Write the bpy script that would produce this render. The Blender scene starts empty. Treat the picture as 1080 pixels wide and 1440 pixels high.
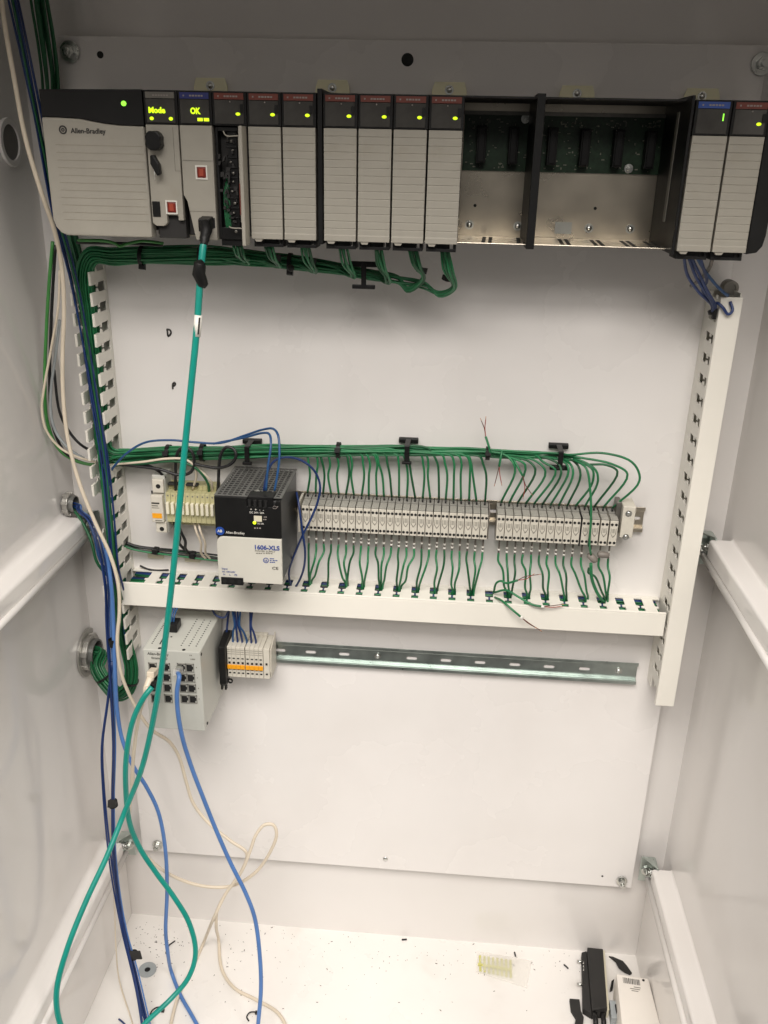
import bpy, bmesh, math, random
from mathutils import Vector, Matrix
random.seed(7)
# ------------------------------------------------------------------ camera, world, lamps, exposure
H = 1.226                       # height of the camera above the cabinet floor; geometry below is given relative to it
D0 = 1.10                       # camera distance from the mounting panel (panel front is y = 0)
FPX = 1243.7
R = ((0.99642555, -0.0206509, 0.08191254), (0.04992097, 0.92617874, -0.37376576), (-0.06814705, 0.37651891, 0.92389907))
sc = bpy.context.scene
C = sc.collection
cam_d = bpy.data.cameras.new('camera'); cam = bpy.data.objects.new('camera', cam_d); C.objects.link(cam)
cam_d.sensor_fit = 'HORIZONTAL'; cam_d.sensor_width = 36.0; cam_d.lens = 36.0 * FPX / 1080.0
cam_d.clip_start = 0.02; cam_d.clip_end = 60
W = Matrix(((R[0][0], R[0][2], -R[0][1]), (R[1][0], R[1][2], -R[1][1]), (R[2][0], R[2][2], -R[2][1])))
M3 = (Matrix(((1, 0, 0), (0, -1, 0), (0, 0, -1))) @ W).transposed()
cam.matrix_world = Matrix.Translation((0, -D0, H)) @ M3.to_4x4()
sc.camera = cam

world = bpy.data.worlds.new('World'); sc.world = world; world.use_nodes = True
bg = world.node_tree.nodes['Background']
bg.inputs[0].default_value = (1.0, 0.945, 0.89, 1); bg.inputs[1].default_value = 0.115

def lamp(name, loc, target, sx, sy, power, col):
    d = bpy.data.lights.new(name, 'AREA'); d.shape = 'RECTANGLE'; d.size = sx; d.size_y = sy
    d.energy = power; d.color = col
    o = bpy.data.objects.new(name, d); C.objects.link(o); o.location = loc
    o.rotation_euler = (Vector(target) - Vector(loc)).to_track_quat('-Z', 'Y').to_euler()
    return o
WARM = (1.0, 0.94, 0.885)
lamp('ceiling_lamp', (-0.15, -1.85, H + 1.65), (-0.1, 0, H - 0.9), 1.8, 1.1, 93, WARM)
lamp('ceiling_lamp', (0.1, -3.4, H + 1.65), (-0.1, 0, H - 0.8), 1.4, 0.5, 24, WARM)
lamp('ceiling_lamp', (0.25, -4.6, H + 1.65), (-0.1, 0, H - 0.4), 1.2, 0.3, 5, WARM)
lamp('ceiling_lamp', (1.5, -1.9, H + 1.65), (-0.3, -0.1, H - 0.7), 0.4, 1.2, 25, WARM)
lamp('ceiling_lamp', (-1.6, -1.9, H + 1.65), (0.2, -0.1, H - 0.7), 0.4, 1.2, 15, WARM)  # added lamp, put in on the left to brighten the right wall
sc.view_settings.view_transform = 'Standard'; sc.view_settings.look = 'None'
sc.view_settings.exposure = 0.0; sc.view_settings.gamma = 1.0; sc.view_settings.use_curve_mapping = False
sc.render.engine = 'CYCLES'; sc.cycles.use_denoising = True; sc.cycles.max_bounces = 8; sc.cycles.diffuse_bounces = 4
sc.cycles.caustics_reflective = False; sc.cycles.caustics_refractive = False; sc.cycles.sample_clamp_indirect = 3.0

# ------------------------------------------------------------------ measured points of the photograph -> metres
def ray(px, py):
    a = (px - 540.0, py - 720.0, FPX)
    v = [sum(R[k][i] * a[k] for k in range(3)) for i in range(3)]
    return v[0] / v[2], v[1] / v[2]
def at(px, py, y=0.0):          # the point on the plane at depth y
    r = ray(px, py); d = D0 + y
    return Vector((r[0] * d, y, -r[1] * d))
def atx(px, py, X):             # the point on a side wall
    r = ray(px, py); d = X / r[0]
    return Vector((X, d - D0, -r[1] * d))
def atz(px, py, Z=-H):          # the point on a level surface
    r = ray(px, py); d = -Z / r[1]
    return Vector((r[0] * d, d - D0, Z))

# ------------------------------------------------------------------ materials
MATS = {}
def mat(name, col, rough=0.5, metal=0.0, spec=0.5, var=0.06, scale=30.0, bump=0.0, bscale=400.0, emit=0.0, coat=0.0, trans=0.0, alpha=1.0, dirt=None):
    if name in MATS: return MATS[name]
    m = bpy.data.materials.new(name); m.use_nodes = True; nt = m.node_tree; p = nt.nodes['Principled BSDF']
    p.inputs['Roughness'].default_value = rough; p.inputs['Metallic'].default_value = metal
    p.inputs['Specular IOR Level'].default_value = spec; p.inputs['Coat Weight'].default_value = coat
    p.inputs['Coat Roughness'].default_value = 0.12
    p.inputs['Transmission Weight'].default_value = trans; p.inputs['Alpha'].default_value = alpha
    tc = nt.nodes.new('ShaderNodeTexCoord')
    n = nt.nodes.new('ShaderNodeTexNoise'); n.inputs['Scale'].default_value = scale; n.inputs['Detail'].default_value = 5
    nt.links.new(tc.outputs['Object'], n.inputs['Vector'])
    r = nt.nodes.new('ShaderNodeValToRGB'); r.color_ramp.elements[0].position = 0.3; r.color_ramp.elements[1].position = 0.7
    r.color_ramp.elements[0].color = tuple(c * (1 - var) for c in col) + (1,)
    r.color_ramp.elements[1].color = tuple(min(1, c * (1 + var)) for c in col) + (1,)
    nt.links.new(n.outputs['Fac'], r.inputs['Fac'])
    out = r.outputs['Color']
    if dirt:
        dcol, dscale, d0, d1, amount = dirt
        n2 = nt.nodes.new('ShaderNodeTexNoise'); n2.inputs['Scale'].default_value = dscale; n2.inputs['Detail'].default_value = 3; n2.inputs['Roughness'].default_value = 0.5
        nt.links.new(tc.outputs['Object'], n2.inputs['Vector'])
        mr = nt.nodes.new('ShaderNodeMapRange'); mr.interpolation_type = 'SMOOTHERSTEP'; mr.inputs['From Min'].default_value = d0; mr.inputs['From Max'].default_value = d1; mr.inputs['To Max'].default_value = amount
        nt.links.new(n2.outputs['Fac'], mr.inputs['Value'])
        mx = nt.nodes.new('ShaderNodeMix'); mx.data_type = 'RGBA'; mx.inputs['B'].default_value = tuple(dcol) + (1,)
        nt.links.new(mr.outputs['Result'], mx.inputs['Factor']); nt.links.new(out, mx.inputs['A']); out = mx.outputs['Result']
    nt.links.new(out, p.inputs['Base Color'])
    rr = nt.nodes.new('ShaderNodeMapRange'); rr.inputs['To Min'].default_value = max(0.02, rough - 0.07); rr.inputs['To Max'].default_value = min(1, rough + 0.09)
    nt.links.new(n.outputs['Fac'], rr.inputs['Value']); nt.links.new(rr.outputs['Result'], p.inputs['Roughness'])
    if bump:
        nb = nt.nodes.new('ShaderNodeTexNoise'); nb.inputs['Scale'].default_value = bscale; nb.inputs['Detail'].default_value = 3
        nt.links.new(tc.outputs['Object'], nb.inputs['Vector'])
        b = nt.nodes.new('ShaderNodeBump'); b.inputs['Strength'].default_value = bump; b.inputs['Distance'].default_value = 0.0004
        nt.links.new(nb.outputs['Fac'], b.inputs['Height']); nt.links.new(b.outputs['Normal'], p.inputs['Normal'])
    if emit:
        p.inputs['Emission Color'].default_value = tuple(col) + (1,); p.inputs['Emission Strength'].default_value = emit
    MATS[name] = m
    return m
mat('paint', (0.80, 0.778, 0.755), 0.26, spec=0.5, var=0.015, scale=6, bump=0.10, bscale=700, dirt=((0.60, 0.56, 0.52), 5, 0.30, 0.95, 0.30))
mat('wall_paint', (0.76, 0.737, 0.712), 0.11, spec=0.65, var=0.02, scale=5, bump=0.05, bscale=500, dirt=((0.52, 0.48, 0.44), 5, 0.30, 0.95, 0.35))
mat('floor_paint', (0.80, 0.778, 0.745), 0.28, spec=0.45, var=0.02, scale=8, bump=0.1, bscale=600, dirt=((0.45, 0.40, 0.34), 11, 0.50, 0.95, 0.45))
mat('pvc', (0.80, 0.775, 0.70), 0.36, var=0.02, scale=14, bump=0.05)
mat('pvc_side', (0.74, 0.72, 0.655), 0.42, var=0.02, scale=14, bump=0.05)
mat('module_grey', (0.355, 0.335, 0.285), 0.5, var=0.04, scale=40, bump=0.12, bscale=1500, dirt=((0.30, 0.27, 0.2), 30, 0.6, 0.8, 0.3))
mat('black_plastic', (0.008, 0.008, 0.008), 0.42, spec=0.3, var=0.2, bump=0.08, bscale=1500)
mat('black_matt', (0.018, 0.017, 0.016), 0.65, var=0.2, bump=0.1, bscale=1200)
mat('smoked_window', (0.060, 0.057, 0.052), 0.10, spec=0.7, var=0.15, scale=60)
mat('psu_metal', (0.055, 0.056, 0.056), 0.36, metal=0.3, var=0.1, bump=0.1, bscale=1200)
mat('psu_grille', (0.20, 0.20, 0.19), 0.4, metal=0.5, var=0.1)
mat('cream', (0.60, 0.56, 0.43), 0.45, var=0.03)
mat('cream_bright', (0.80, 0.76, 0.60), 0.4, var=0.03)
mat('fuse_yellow', (0.50, 0.47, 0.26), 0.5, var=0.06)
mat('terminal', (0.60, 0.57, 0.49), 0.45, var=0.05, scale=120, bump=0.08, bscale=2500)
mat('terminal_grey', (0.24, 0.235, 0.21), 0.5, var=0.08, scale=120)
mat('light_grey', (0.50, 0.505, 0.46), 0.4, var=0.03, scale=25, bump=0.08, bscale=1500)
mat('zinc', (0.62, 0.63, 0.60), 0.28, metal=1.0, var=0.18, scale=90, bump=0.1, bscale=500)
mat('steel_rail', (0.50, 0.56, 0.53), 0.3, metal=1.0, var=0.12, scale=60, bump=0.06)
mat('brushed_metal', (0.60, 0.545, 0.45), 0.27, metal=1.0, var=0.12, scale=18, bump=0.1, bscale=900)
mat('dull_metal', (0.22, 0.21, 0.19), 0.45, metal=0.8, var=0.2, scale=80)
mat('pcb', (0.011, 0.040, 0.015), 0.35, var=0.35, scale=220)
mat('chip', (0.25, 0.26, 0.2), 0.4, var=0.4, scale=500)
mat('wire_green', (0.015, 0.165, 0.060), 0.38, var=0.2, scale=40)
mat('wire_green_dark', (0.009, 0.095, 0.034), 0.42, var=0.2, scale=40)
mat('wire_lime', (0.06, 0.26, 0.06), 0.4, var=0.15)
mat('wire_blue', (0.010, 0.030, 0.125), 0.36, var=0.2)
mat('wire_steel_blue', (0.015, 0.07, 0.19), 0.36, var=0.2)
mat('cable_blue', (0.075, 0.18, 0.44), 0.34, var=0.1)
mat('cable_teal', (0.004, 0.25, 0.20), 0.34, var=0.08)
mat('cable_white', (0.66, 0.58, 0.46), 0.42, var=0.06)
mat('cable_black', (0.010, 0.010, 0.011), 0.4, var=0.2)
mat('wire_brown', (0.11, 0.03, 0.02), 0.45, var=0.2)
mat('wire_red', (0.35, 0.04, 0.03), 0.45, var=0.2)
mat('ferrule_white', (0.78, 0.76, 0.70), 0.45)
mat('shrink_grey', (0.19, 0.17, 0.15), 0.5, var=0.15)
mat('strip_red', (0.16, 0.035, 0.022), 0.45, var=0.1)
mat('strip_blue', (0.022, 0.03, 0.16), 0.45, var=0.1)
mat('strip_bright_blue', (0.03, 0.08, 0.33), 0.45, var=0.1)
mat('strip_grey', (0.16, 0.15, 0.13), 0.45, var=0.1)
mat('ink_white', (0.72, 0.70, 0.64), 0.5)
mat('ink_faint', (0.27, 0.24, 0.22), 0.5)
mat('ink_dark', (0.03, 0.028, 0.026), 0.5)
mat('ink_blue', (0.03, 0.06, 0.26), 0.5)
mat('ink_grey', (0.20, 0.19, 0.16), 0.5)
mat('badge_blue', (0.02, 0.07, 0.33), 0.3)
mat('usb_red', (0.20, 0.018, 0.010), 0.35)
mat('usb_core', (0.36, 0.06, 0.03), 0.4)
mat('orange', (0.85, 0.36, 0.01), 0.4)
mat('led_yellow', (0.66, 0.95, 0.015), 0.4, emit=1.05)
mat('led_green', (0.30, 1.0, 0.06), 0.4, emit=1.3)
mat('film', (0.9, 0.88, 0.82), 0.12, var=0.02, alpha=0.30)
mat('strip_lime', (0.62, 0.60, 0.20), 0.4, alpha=0.85)
mat('cardboard_white', (0.80, 0.76, 0.70), 0.5, var=0.02)
mat('washer_grey', (0.33, 0.36, 0.37), 0.45, var=0.1)
mat('hole_dark', (0.006, 0.006, 0.006), 0.7)
mat('copper', (0.6, 0.25, 0.12), 0.35, metal=1.0)
mat('marker_grey', (0.36, 0.35, 0.31), 0.5, var=0.08, scale=120)
mat('tab_cream', (0.90, 0.86, 0.60), 0.4, var=0.03)
mat('psu_cover', (0.57, 0.555, 0.49), 0.4, var=0.02)
mat('plug_grey', (0.16, 0.15, 0.14), 0.5, var=0.1)
mat('groove_grey', (0.27, 0.245, 0.19), 0.6)
mat('gland_grey', (0.42, 0.41, 0.38), 0.35, metal=0.7, var=0.15)
mat('speck', (0.05, 0.035, 0.028), 0.8, var=0.4)

# ------------------------------------------------------------------ mesh building
def smooth_path(pts, k=6):
    pts = [Vector(p) for p in pts]
    if len(pts) < 3: return pts
    out = []
    n = len(pts)
    for i in range(n - 1):
        p0 = pts[i - 1] if i else pts[0] * 2 - pts[1]
        p1, p2 = pts[i], pts[i + 1]
        p3 = pts[i + 2] if i + 2 < n else pts[-1] * 2 - pts[-2]
        # centripetal-like tangents keep tight bends from overshooting
        d1 = max(1e-5, (p1 - p0).length) ** 0.5; d2 = max(1e-5, (p2 - p1).length) ** 0.5; d3 = max(1e-5, (p3 - p2).length) ** 0.5
        m1 = ((p1 - p0) / d1 - (p2 - p0) / (d1 + d2) + (p2 - p1) / d2) * d2
        m2 = ((p2 - p1) / d2 - (p3 - p1) / (d2 + d3) + (p3 - p2) / d3) * d2
        for j in range(k):
            t = j / k; t2 = t * t; t3 = t2 * t
            out.append(p1 * (2 * t3 - 3 * t2 + 1) + m1 * (t3 - 2 * t2 + t) + p2 * (-2 * t3 + 3 * t2) + m2 * (t3 - t2))
    out.append(pts[-1])
    return out
class MB:
    def __init__(s): s.v = []; s.f = []; s.smooth = []
    def add(s, verts, faces, sm=False):
        b = len(s.v); s.v += [tuple(v) for v in verts]
        for f in faces: s.f.append(tuple(b + i for i in f)); s.smooth.append(sm)
        return s
    def box(s, x0, x1, y0, y1, z0, z1):
        x0, x1 = min(x0, x1), max(x0, x1); y0, y1 = min(y0, y1), max(y0, y1); z0, z1 = min(z0, z1), max(z0, z1)
        return s.add([(x, y, z) for z in (z0, z1) for y in (y0, y1) for x in (x0, x1)],
                     [(0, 2, 3, 1), (4, 5, 7, 6), (0, 1, 5, 4), (2, 6, 7, 3), (0, 4, 6, 2), (1, 3, 7, 5)])
    def obox(s, c, ux, uy, uz):     # oriented box: centre and three half vectors
        c, ux, uy, uz = Vector(c), Vector(ux), Vector(uy), Vector(uz)
        return s.add([c + ux * i + uy * j + uz * k for k in (-1, 1) for j in (-1, 1) for i in (-1, 1)],
                     [(0, 2, 3, 1), (4, 5, 7, 6), (0, 1, 5, 4), (2, 6, 7, 3), (0, 4, 6, 2), (1, 3, 7, 5)])
    def prism(s, poly, off):        # polygon of 3-D points swept by a vector
        poly = [Vector(p) for p in poly]; off = Vector(off); n = len(poly)
        return s.add(poly + [p + off for p in poly],
                     [tuple(range(n - 1, -1, -1)), tuple(range(n, 2 * n))] + [(i, (i + 1) % n, n + (i + 1) % n, n + i) for i in range(n)])
    def tube(s, pts, r, n=8, k=6, caps=True, sm=True):
        p = smooth_path(pts, k) if k else [Vector(q) for q in pts]
        m = len(p); rs = r if isinstance(r, (list, tuple)) else [r] * m
        if len(rs) != m: rs = [rs[min(len(rs) - 1, int(i * len(rs) / m))] for i in range(m)]
        t = [(p[min(i + 1, m - 1)] - p[max(i - 1, 0)]).normalized() for i in range(m)]
        a = t[0].orthogonal().normalized(); vs = []
        for i in range(m):
            a = a - t[i] * a.dot(t[i])
            a = a.normalized() if a.length > 1e-9 else t[i].orthogonal().normalized()
            b = t[i].cross(a)
            for j in range(n):
                w = 2 * math.pi * j / n
                vs.append(p[i] + (a * math.cos(w) + b * math.sin(w)) * rs[i])
        fs = [(i * n + j, i * n + (j + 1) % n, (i + 1) * n + (j + 1) % n, (i + 1) * n + j) for i in range(m - 1) for j in range(n)]
        s.add(vs, fs, sm)
        if caps:
            base = len(s.v) - len(vs)
            s.f.append(tuple(base + j for j in range(n - 1, -1, -1))); s.smooth.append(False)
            s.f.append(tuple(base + (m - 1) * n + j for j in range(n))); s.smooth.append(False)
        return s
    def cyl(s, p0, p1, r, n=16, r1=None, sm=True):
        return s.tube([p0, p1], [r, r if r1 is None else r1], n=n, k=0, sm=sm)
    def ring(s, c, axis, r0, r1, h, n=28):     # flat washer with a real hole
        c, axis = Vector(c), Vector(axis).normalized(); a = axis.orthogonal().normalized(); b = axis.cross(a); vs = []
        for i in range(n):
            w = 2 * math.pi * i / n; d = a * math.cos(w) + b * math.sin(w)
            vs += [c + d * r0, c + d * r1, c + d * r1 + axis * h, c + d * r0 + axis * h]
        fs = []
        for i in range(n):
            p, q = 4 * i, 4 * ((i + 1) % n)
            fs += [(p, q, q + 1, p + 1), (p + 1, q + 1, q + 2, p + 2), (p + 2, q + 2, q + 3, p + 3), (p + 3, q + 3, q, p)]
        return s.add(vs, fs)
    def ball(s, c, r, n=10, m=6, sq=(1, 1, 1)):
        c = Vector(c); vs = [c + Vector((0, 0, r * sq[2]))]
        for i in range(1, m):
            th = math.pi * i / m
            for j in range(n):
                ph = 2 * math.pi * j / n
                vs.append(c + Vector((r * sq[0] * math.sin(th) * math.cos(ph), r * sq[1] * math.sin(th) * math.sin(ph), r * sq[2] * math.cos(th))))
        vs.append(c - Vector((0, 0, r * sq[2])))
        fs = [(0, 1 + j, 1 + (j + 1) % n) for j in range(n)]
        for i in range(m - 2):
            for j in range(n):
                fs.append((1 + i * n + j, 1 + (i + 1) * n + j, 1 + (i + 1) * n + (j + 1) % n, 1 + i * n + (j + 1) % n))
        L = len(vs) - 1
        fs += [(L, 1 + (m - 2) * n + (j + 1) % n, 1 + (m - 2) * n + j) for j in range(n)]
        return s.add(vs, fs, True)
    def plate_slots(s, o, u, w, nrm, length, height, cells, th):
        """plate with stadium holes; o corner, u along, w across, nrm thickness direction; cells = (start, end, hole centre u, hole centre w, half straight, radius) or with centre None for solid"""
        o, u, w, nrm = Vector(o), Vector(u), Vector(w), Vector(nrm)
        for a, b, cu, cw, hs, rr in cells:
            P = lambda x, y, d: o + u * x + w * y + nrm * d
            if cu is None:
                s.add([P(a, 0, 0), P(b, 0, 0), P(b, height, 0), P(a, height, 0), P(a, 0, th), P(b, 0, th), P(b, height, th), P(a, height, th)],
                      [(0, 1, 2, 3), (7, 6, 5, 4), (0, 4, 5, 1), (3, 2, 6, 7)]); continue
            N = 24; vs = []; fs = []
            for i in range(N):
                ang = 2 * math.pi * (i + 0.5) / N; dx, dy = math.cos(ang), math.sin(ang)
                hx = cu + (hs if dx > 0 else -hs) + rr * dx; hy = cw + rr * dy
                ex = (b - cu) if dx > 0 else (a - cu); ey = (height - cw) if dy > 0 else -cw
                k = min(ex / dx if abs(dx) > 1e-6 else 1e9, ey / dy if abs(dy) > 1e-6 else 1e9)
                vs += [P(hx, hy, 0), P(cu + dx * k, cw + dy * k, 0), P(hx, hy, th), P(cu + dx * k, cw + dy * k, th)]
            for i in range(N):
                p, q = 4 * i, 4 * ((i + 1) % N)
                fs += [(p, p + 1, q + 1, q), (p + 2, q + 2, q + 3, p + 3), (p, q, q + 2, p + 2)]
            s.add(vs, fs)
            for (cx, cy) in ((a, 0), (b, 0), (a, height), (b, height)):     # close the corners of the cell
                near = sorted(range(N), key=lambda i: (vs[4 * i + 1] - P(cx, cy, 0)).length)[:2]
                i, j = near
                s.add([vs[4 * i + 1], vs[4 * j + 1], P(cx, cy, 0), vs[4 * i + 3], vs[4 * j + 3], P(cx, cy, th)], [(0, 1, 2), (3, 5, 4)])
        return s
    def mesh(s, name):
        me = bpy.data.meshes.new(name)
        me.from_pydata([(x, y, z + H) for x, y, z in s.v], [], s.f)
        bm = bmesh.new(); bm.from_mesh(me); bmesh.ops.recalc_face_normals(bm, faces=bm.faces); bm.to_mesh(me); bm.free()
        if any(s.smooth) and len(me.polygons) == len(s.smooth):
            me.polygons.foreach_set('use_smooth', s.smooth)
        return me
def tag(o, label=None, cat=None, group=None, kind=None):
    if label: o['label'] = label
    if cat: o['category'] = cat
    if group: o['group'] = group
    if kind: o['kind'] = kind
    return o
def obj(name, mb, m, parent=None, bevel=0.0, label=None):
    me = mb.mesh(name) if isinstance(mb, MB) else mb
    if not me.materials: me.materials.append(MATS[m])
    o = bpy.data.objects.new(name, me); C.objects.link(o)
    if parent is not None:
        o.parent = parent
        o.matrix_parent_inverse = Matrix.Translation(-Vector(parent.location)) if parent.type == 'EMPTY' else Matrix.Identity(4)
    if bevel:
        b = o.modifiers.new('edge', 'BEVEL'); b.width = bevel; b.segments = 2; b.limit_method = 'ANGLE'; b.angle_limit = math.radians(40)
    if label: o['label'] = label
    return o
def thing(name, label, cat, loc, group=None):
    e = bpy.data.objects.new(name, None); C.objects.link(e); e.empty_display_size = 0.02
    e.location = (loc[0], loc[1], loc[2] + H)
    return tag(e, label, cat, group)
def kids(o): return [c for c in bpy.data.objects if c.parent == o]
def copy_thing(root, offset, label, group=None):
    r = root.copy(); C.objects.link(r); r.location = root.location + Vector(offset); r['label'] = label
    if group: r['group'] = group
    for ch in kids(root):
        c = ch.copy(); C.objects.link(c); c.parent = r; c.matrix_parent_inverse = ch.matrix_parent_inverse.copy()
        for g in kids(ch):
            d = g.copy(); C.objects.link(d); d.parent = c; d.matrix_parent_inverse = g.matrix_parent_inverse.copy()
    return r
def text(body, size, m, parent, pos, right=(1, 0, 0), up=(0, 0, 1), name='lettering', fat=0.0, align='LEFT', squeeze=1.0, lift=0.0003):
    cu = bpy.data.curves.new(name, 'FONT'); cu.body = body; cu.size = size; cu.align_x = align; cu.extrude = 0.00012; cu.offset = fat; cu.resolution_u = 3
    o = bpy.data.objects.new(name, cu); C.objects.link(o)
    bpy.context.view_layer.update()
    me = bpy.data.meshes.new_from_object(o.evaluated_get(bpy.context.evaluated_depsgraph_get()))
    bpy.data.objects.remove(o); bpy.data.curves.remove(cu)
    r = Vector(right).normalized(); u = Vector(up).normalized(); n = r.cross(u)
    p = Vector(pos) + n * lift + Vector((0, 0, H))
    M = Matrix(((r.x * squeeze, u.x, n.x, p.x), (r.y * squeeze, u.y, n.y, p.y), (r.z * squeeze, u.z, n.z, p.z), (0, 0, 0, 1)))
    me.transform(M); me.materials.clear(); me.materials.append(MATS[m])
    return obj(name, me, m, parent)
ORD = 'first second third fourth fifth sixth seventh eighth ninth tenth eleventh twelfth thirteenth fourteenth fifteenth sixteenth seventeenth eighteenth nineteenth twentieth twenty-first twenty-second twenty-third twenty-fourth twenty-fifth twenty-sixth'.split()
def hexbolt(parent, c, axis, r, h, washer=True, name='bolt'):
    c, axis = Vector(c), Vector(axis).normalized(); mb = MB()
    if washer: mb.ring(c, axis, r * 0.5, r * 1.55, h * 0.28, 24)
    mb.tube([c + axis * h * 0.28, c + axis * h], [r, r * 0.96], n=6, k=0, sm=False)
    mb.cyl(c + axis * h, c + axis * h * 1.35, r * 0.52, 12)
    return obj(name, mb, 'zinc', parent, bevel=0.0004)
def inst(name, me, m, parent, off, bevel=0.0):
    o = obj(name, me, m, parent, bevel); o.location = off
    return o
# ------------------------------------------------------------------ the cabinet
XL, XR, YB, YF, ZT = -0.5165, 0.3715, 0.016, -0.52, 0.27
PX0, PX1, PZ0, PZ1 = -0.466, 0.3235, -1.068, 0.1155
tag(obj('floor', MB().box(XL, XR, YF, YB + 0.02, -H - 0.004, -H), 'floor_paint'), kind='structure')
tag(obj('back_wall', MB().box(XL, XR, YB, YB + 0.003, -H, ZT), 'wall_paint'), kind='structure')
w = MB().box(XL - 0.004, XL, YF, YB + 0.003, -H - 0.004, ZT); w.box(XL, XL + 0.014, YF, YB, -H, -1.045)
tag(obj('wall_left', w, 'wall_paint', bevel=0.002), kind='structure')
w = MB().box(XR, XR + 0.004, YF, YB + 0.003, -H - 0.004, ZT); w.box(XR - 0.019, XR, YF, YB, -H, -1.045)
tag(obj('wall_right', w, 'wall_paint', bevel=0.002), kind='structure')
tag(obj('ceiling', MB().box(XL - 0.004, XR + 0.004, YF, YB + 0.003, ZT, ZT + 0.004), 'wall_paint'), kind='structure')

panel = thing('mounting_panel', 'large white steel mounting panel on the back of the cabinet', 'panel', (-0.07, 0, PZ0))
obj('sheet', MB().box(PX0, PX1, 0, 0.003, PZ0, PZ1), 'paint', panel, bevel=0.0012)
s = MB()
for (x, z) in ((-0.452, 0.099), (0.316, 0.097), (-0.44, -1.0523), (0.3066, -1.0534)): s.cyl((x, 0.0031, z), (x, YB, z), 0.008, 12)
obj('standoff', s, 'zinc', panel)
for (px, py, r) in ((99, 73, .0075), (1071, 90, .0075), (222, 1187, .0055), (874, 1238, .0055)):
    hexbolt(panel, at(px, py), (0, -1, 0), r, 0.011)
for (px, py, r) in ((141, 77, .0038), (573, 84, .0068), (847, 1232, .0016)):
    c = at(px, py); obj('drilled_hole', MB().cyl(c + Vector((0, 0.0005, 0)), c + Vector((0, -0.0004, 0)), r, 20), 'hole_dark', panel)
c = at(542, 1208); sb = obj('screw', MB().ball(c, .0042, 14, 6, (1, .45, 1)), 'zinc', panel)
def stroke(pxs, r=0.0012, closed=False):
    mb = MB(); mb.tube([at(x, y, -0.0004) for x, y in pxs], r, n=6, k=4); return mb
obj('pen_mark', stroke([(235, 463), (236, 472)]).tube([at(x, y, -0.0004) for x, y in ((234.5, 463), (239, 464), (240.5, 467.5), (238.5, 471.5), (236, 473))], .0012, n=6, k=4), 'ink_dark', panel)
obj('pen_mark', stroke([(243, 547), (243, 540), (245.5, 538), (246.5, 540.5), (244, 543)]), 'ink_dark', panel)
# side rails with brackets
def rail(side, ztop, label, py_b):
    # side +1 right, -1 left; profile: level top flange, web facing in, rolled lip
    xi = 0.3425 if side > 0 else -0.4875; xw = XR if side > 0 else XL
    t = thing('support_rail', label, 'rail', (xi, -0.2, ztop))
    y0, y1 = YF, -0.004
    ra, rb_ = (0.0035, 0.004) if side > 0 else (0.009, 0.0055)
    prof = [(xw + 0.001 * side, ztop + ra)] + [(xw - side * ra * (1 - math.cos(a)), ztop + ra - ra * math.sin(a)) for a in [math.pi / 2 * i / 6 for i in range(7)]]
    prof += [(xi + side * rb_ - side * rb_ * math.sin(a), ztop - rb_ + rb_ * math.cos(a)) for a in [math.pi / 2 * i / 6 for i in range(7)]]
    prof += [(xi, ztop - 0.0225), (xi + 0.004 * side, ztop - 0.0225), (xi + 0.004 * side, ztop - 0.006), (xw + 0.001 * side, ztop - 0.006)]
    fm_ = MB().prism([(x, y0, z) for x, z in prof], (0, y1 - 0.022 - y0, 0))
    fo = obj('channel', fm_, 'wall_paint', t)
    for p_ in fo.data.polygons:
        if len(p_.vertices) == 4: p_.use_smooth = True
    fo.data.set_sharp_from_angle(angle=math.radians(35))
    obj('lip', MB().cyl((xi - 0.002 * side, y0, ztop - 0.0265), (xi - 0.002 * side, y1 - 0.014, ztop - 0.0265), 0.0045, 12), 'wall_paint', t)
    b = MB(); xr_ = xi; xi = xi + 0.010 * side
    b.box(xi - 0.022 * side, xi - 0.001 * side, -0.0035, -0.0005 - 0.001, ztop - 0.045, ztop + 0.002)
    b.box(xi - 0.0035 * side, xi - 0.0006 * side, -0.028, -0.0036, ztop - 0.032, ztop + 0.002)
    b.prism([(xi - 0.022 * side, -0.0036, ztop + 0.002), (xi - 0.0036 * side, -0.027, ztop + 0.002), (xi - 0.0036 * side, -0.0036, ztop + 0.002)], (0, 0, 0.0018))
    br = obj('bracket', b, 'steel_rail', t, bevel=0.0006)
    hexbolt(br, (xi - 0.0036 * side, -0.017, ztop - 0.014), (-side, 0, 0), 0.0058, 0.007)
    hexbolt(br, (xi - 0.012 * side, -0.0036, ztop - 0.024), (0, -1, 0), 0.005, 0.007)
rail(1, -0.4537, 'upper white side rail on the right wall with zinc bracket', 0)
rail(1, -1.0026, 'lower white side rail on the right wall with bright bolt', 0)
rail(-1, -0.4690, 'upper white side rail on the left wall below the cable gland', 0)
rail(-1, -1.0310, 'lower white side rail on the left wall behind the blue wires', 0)

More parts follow.
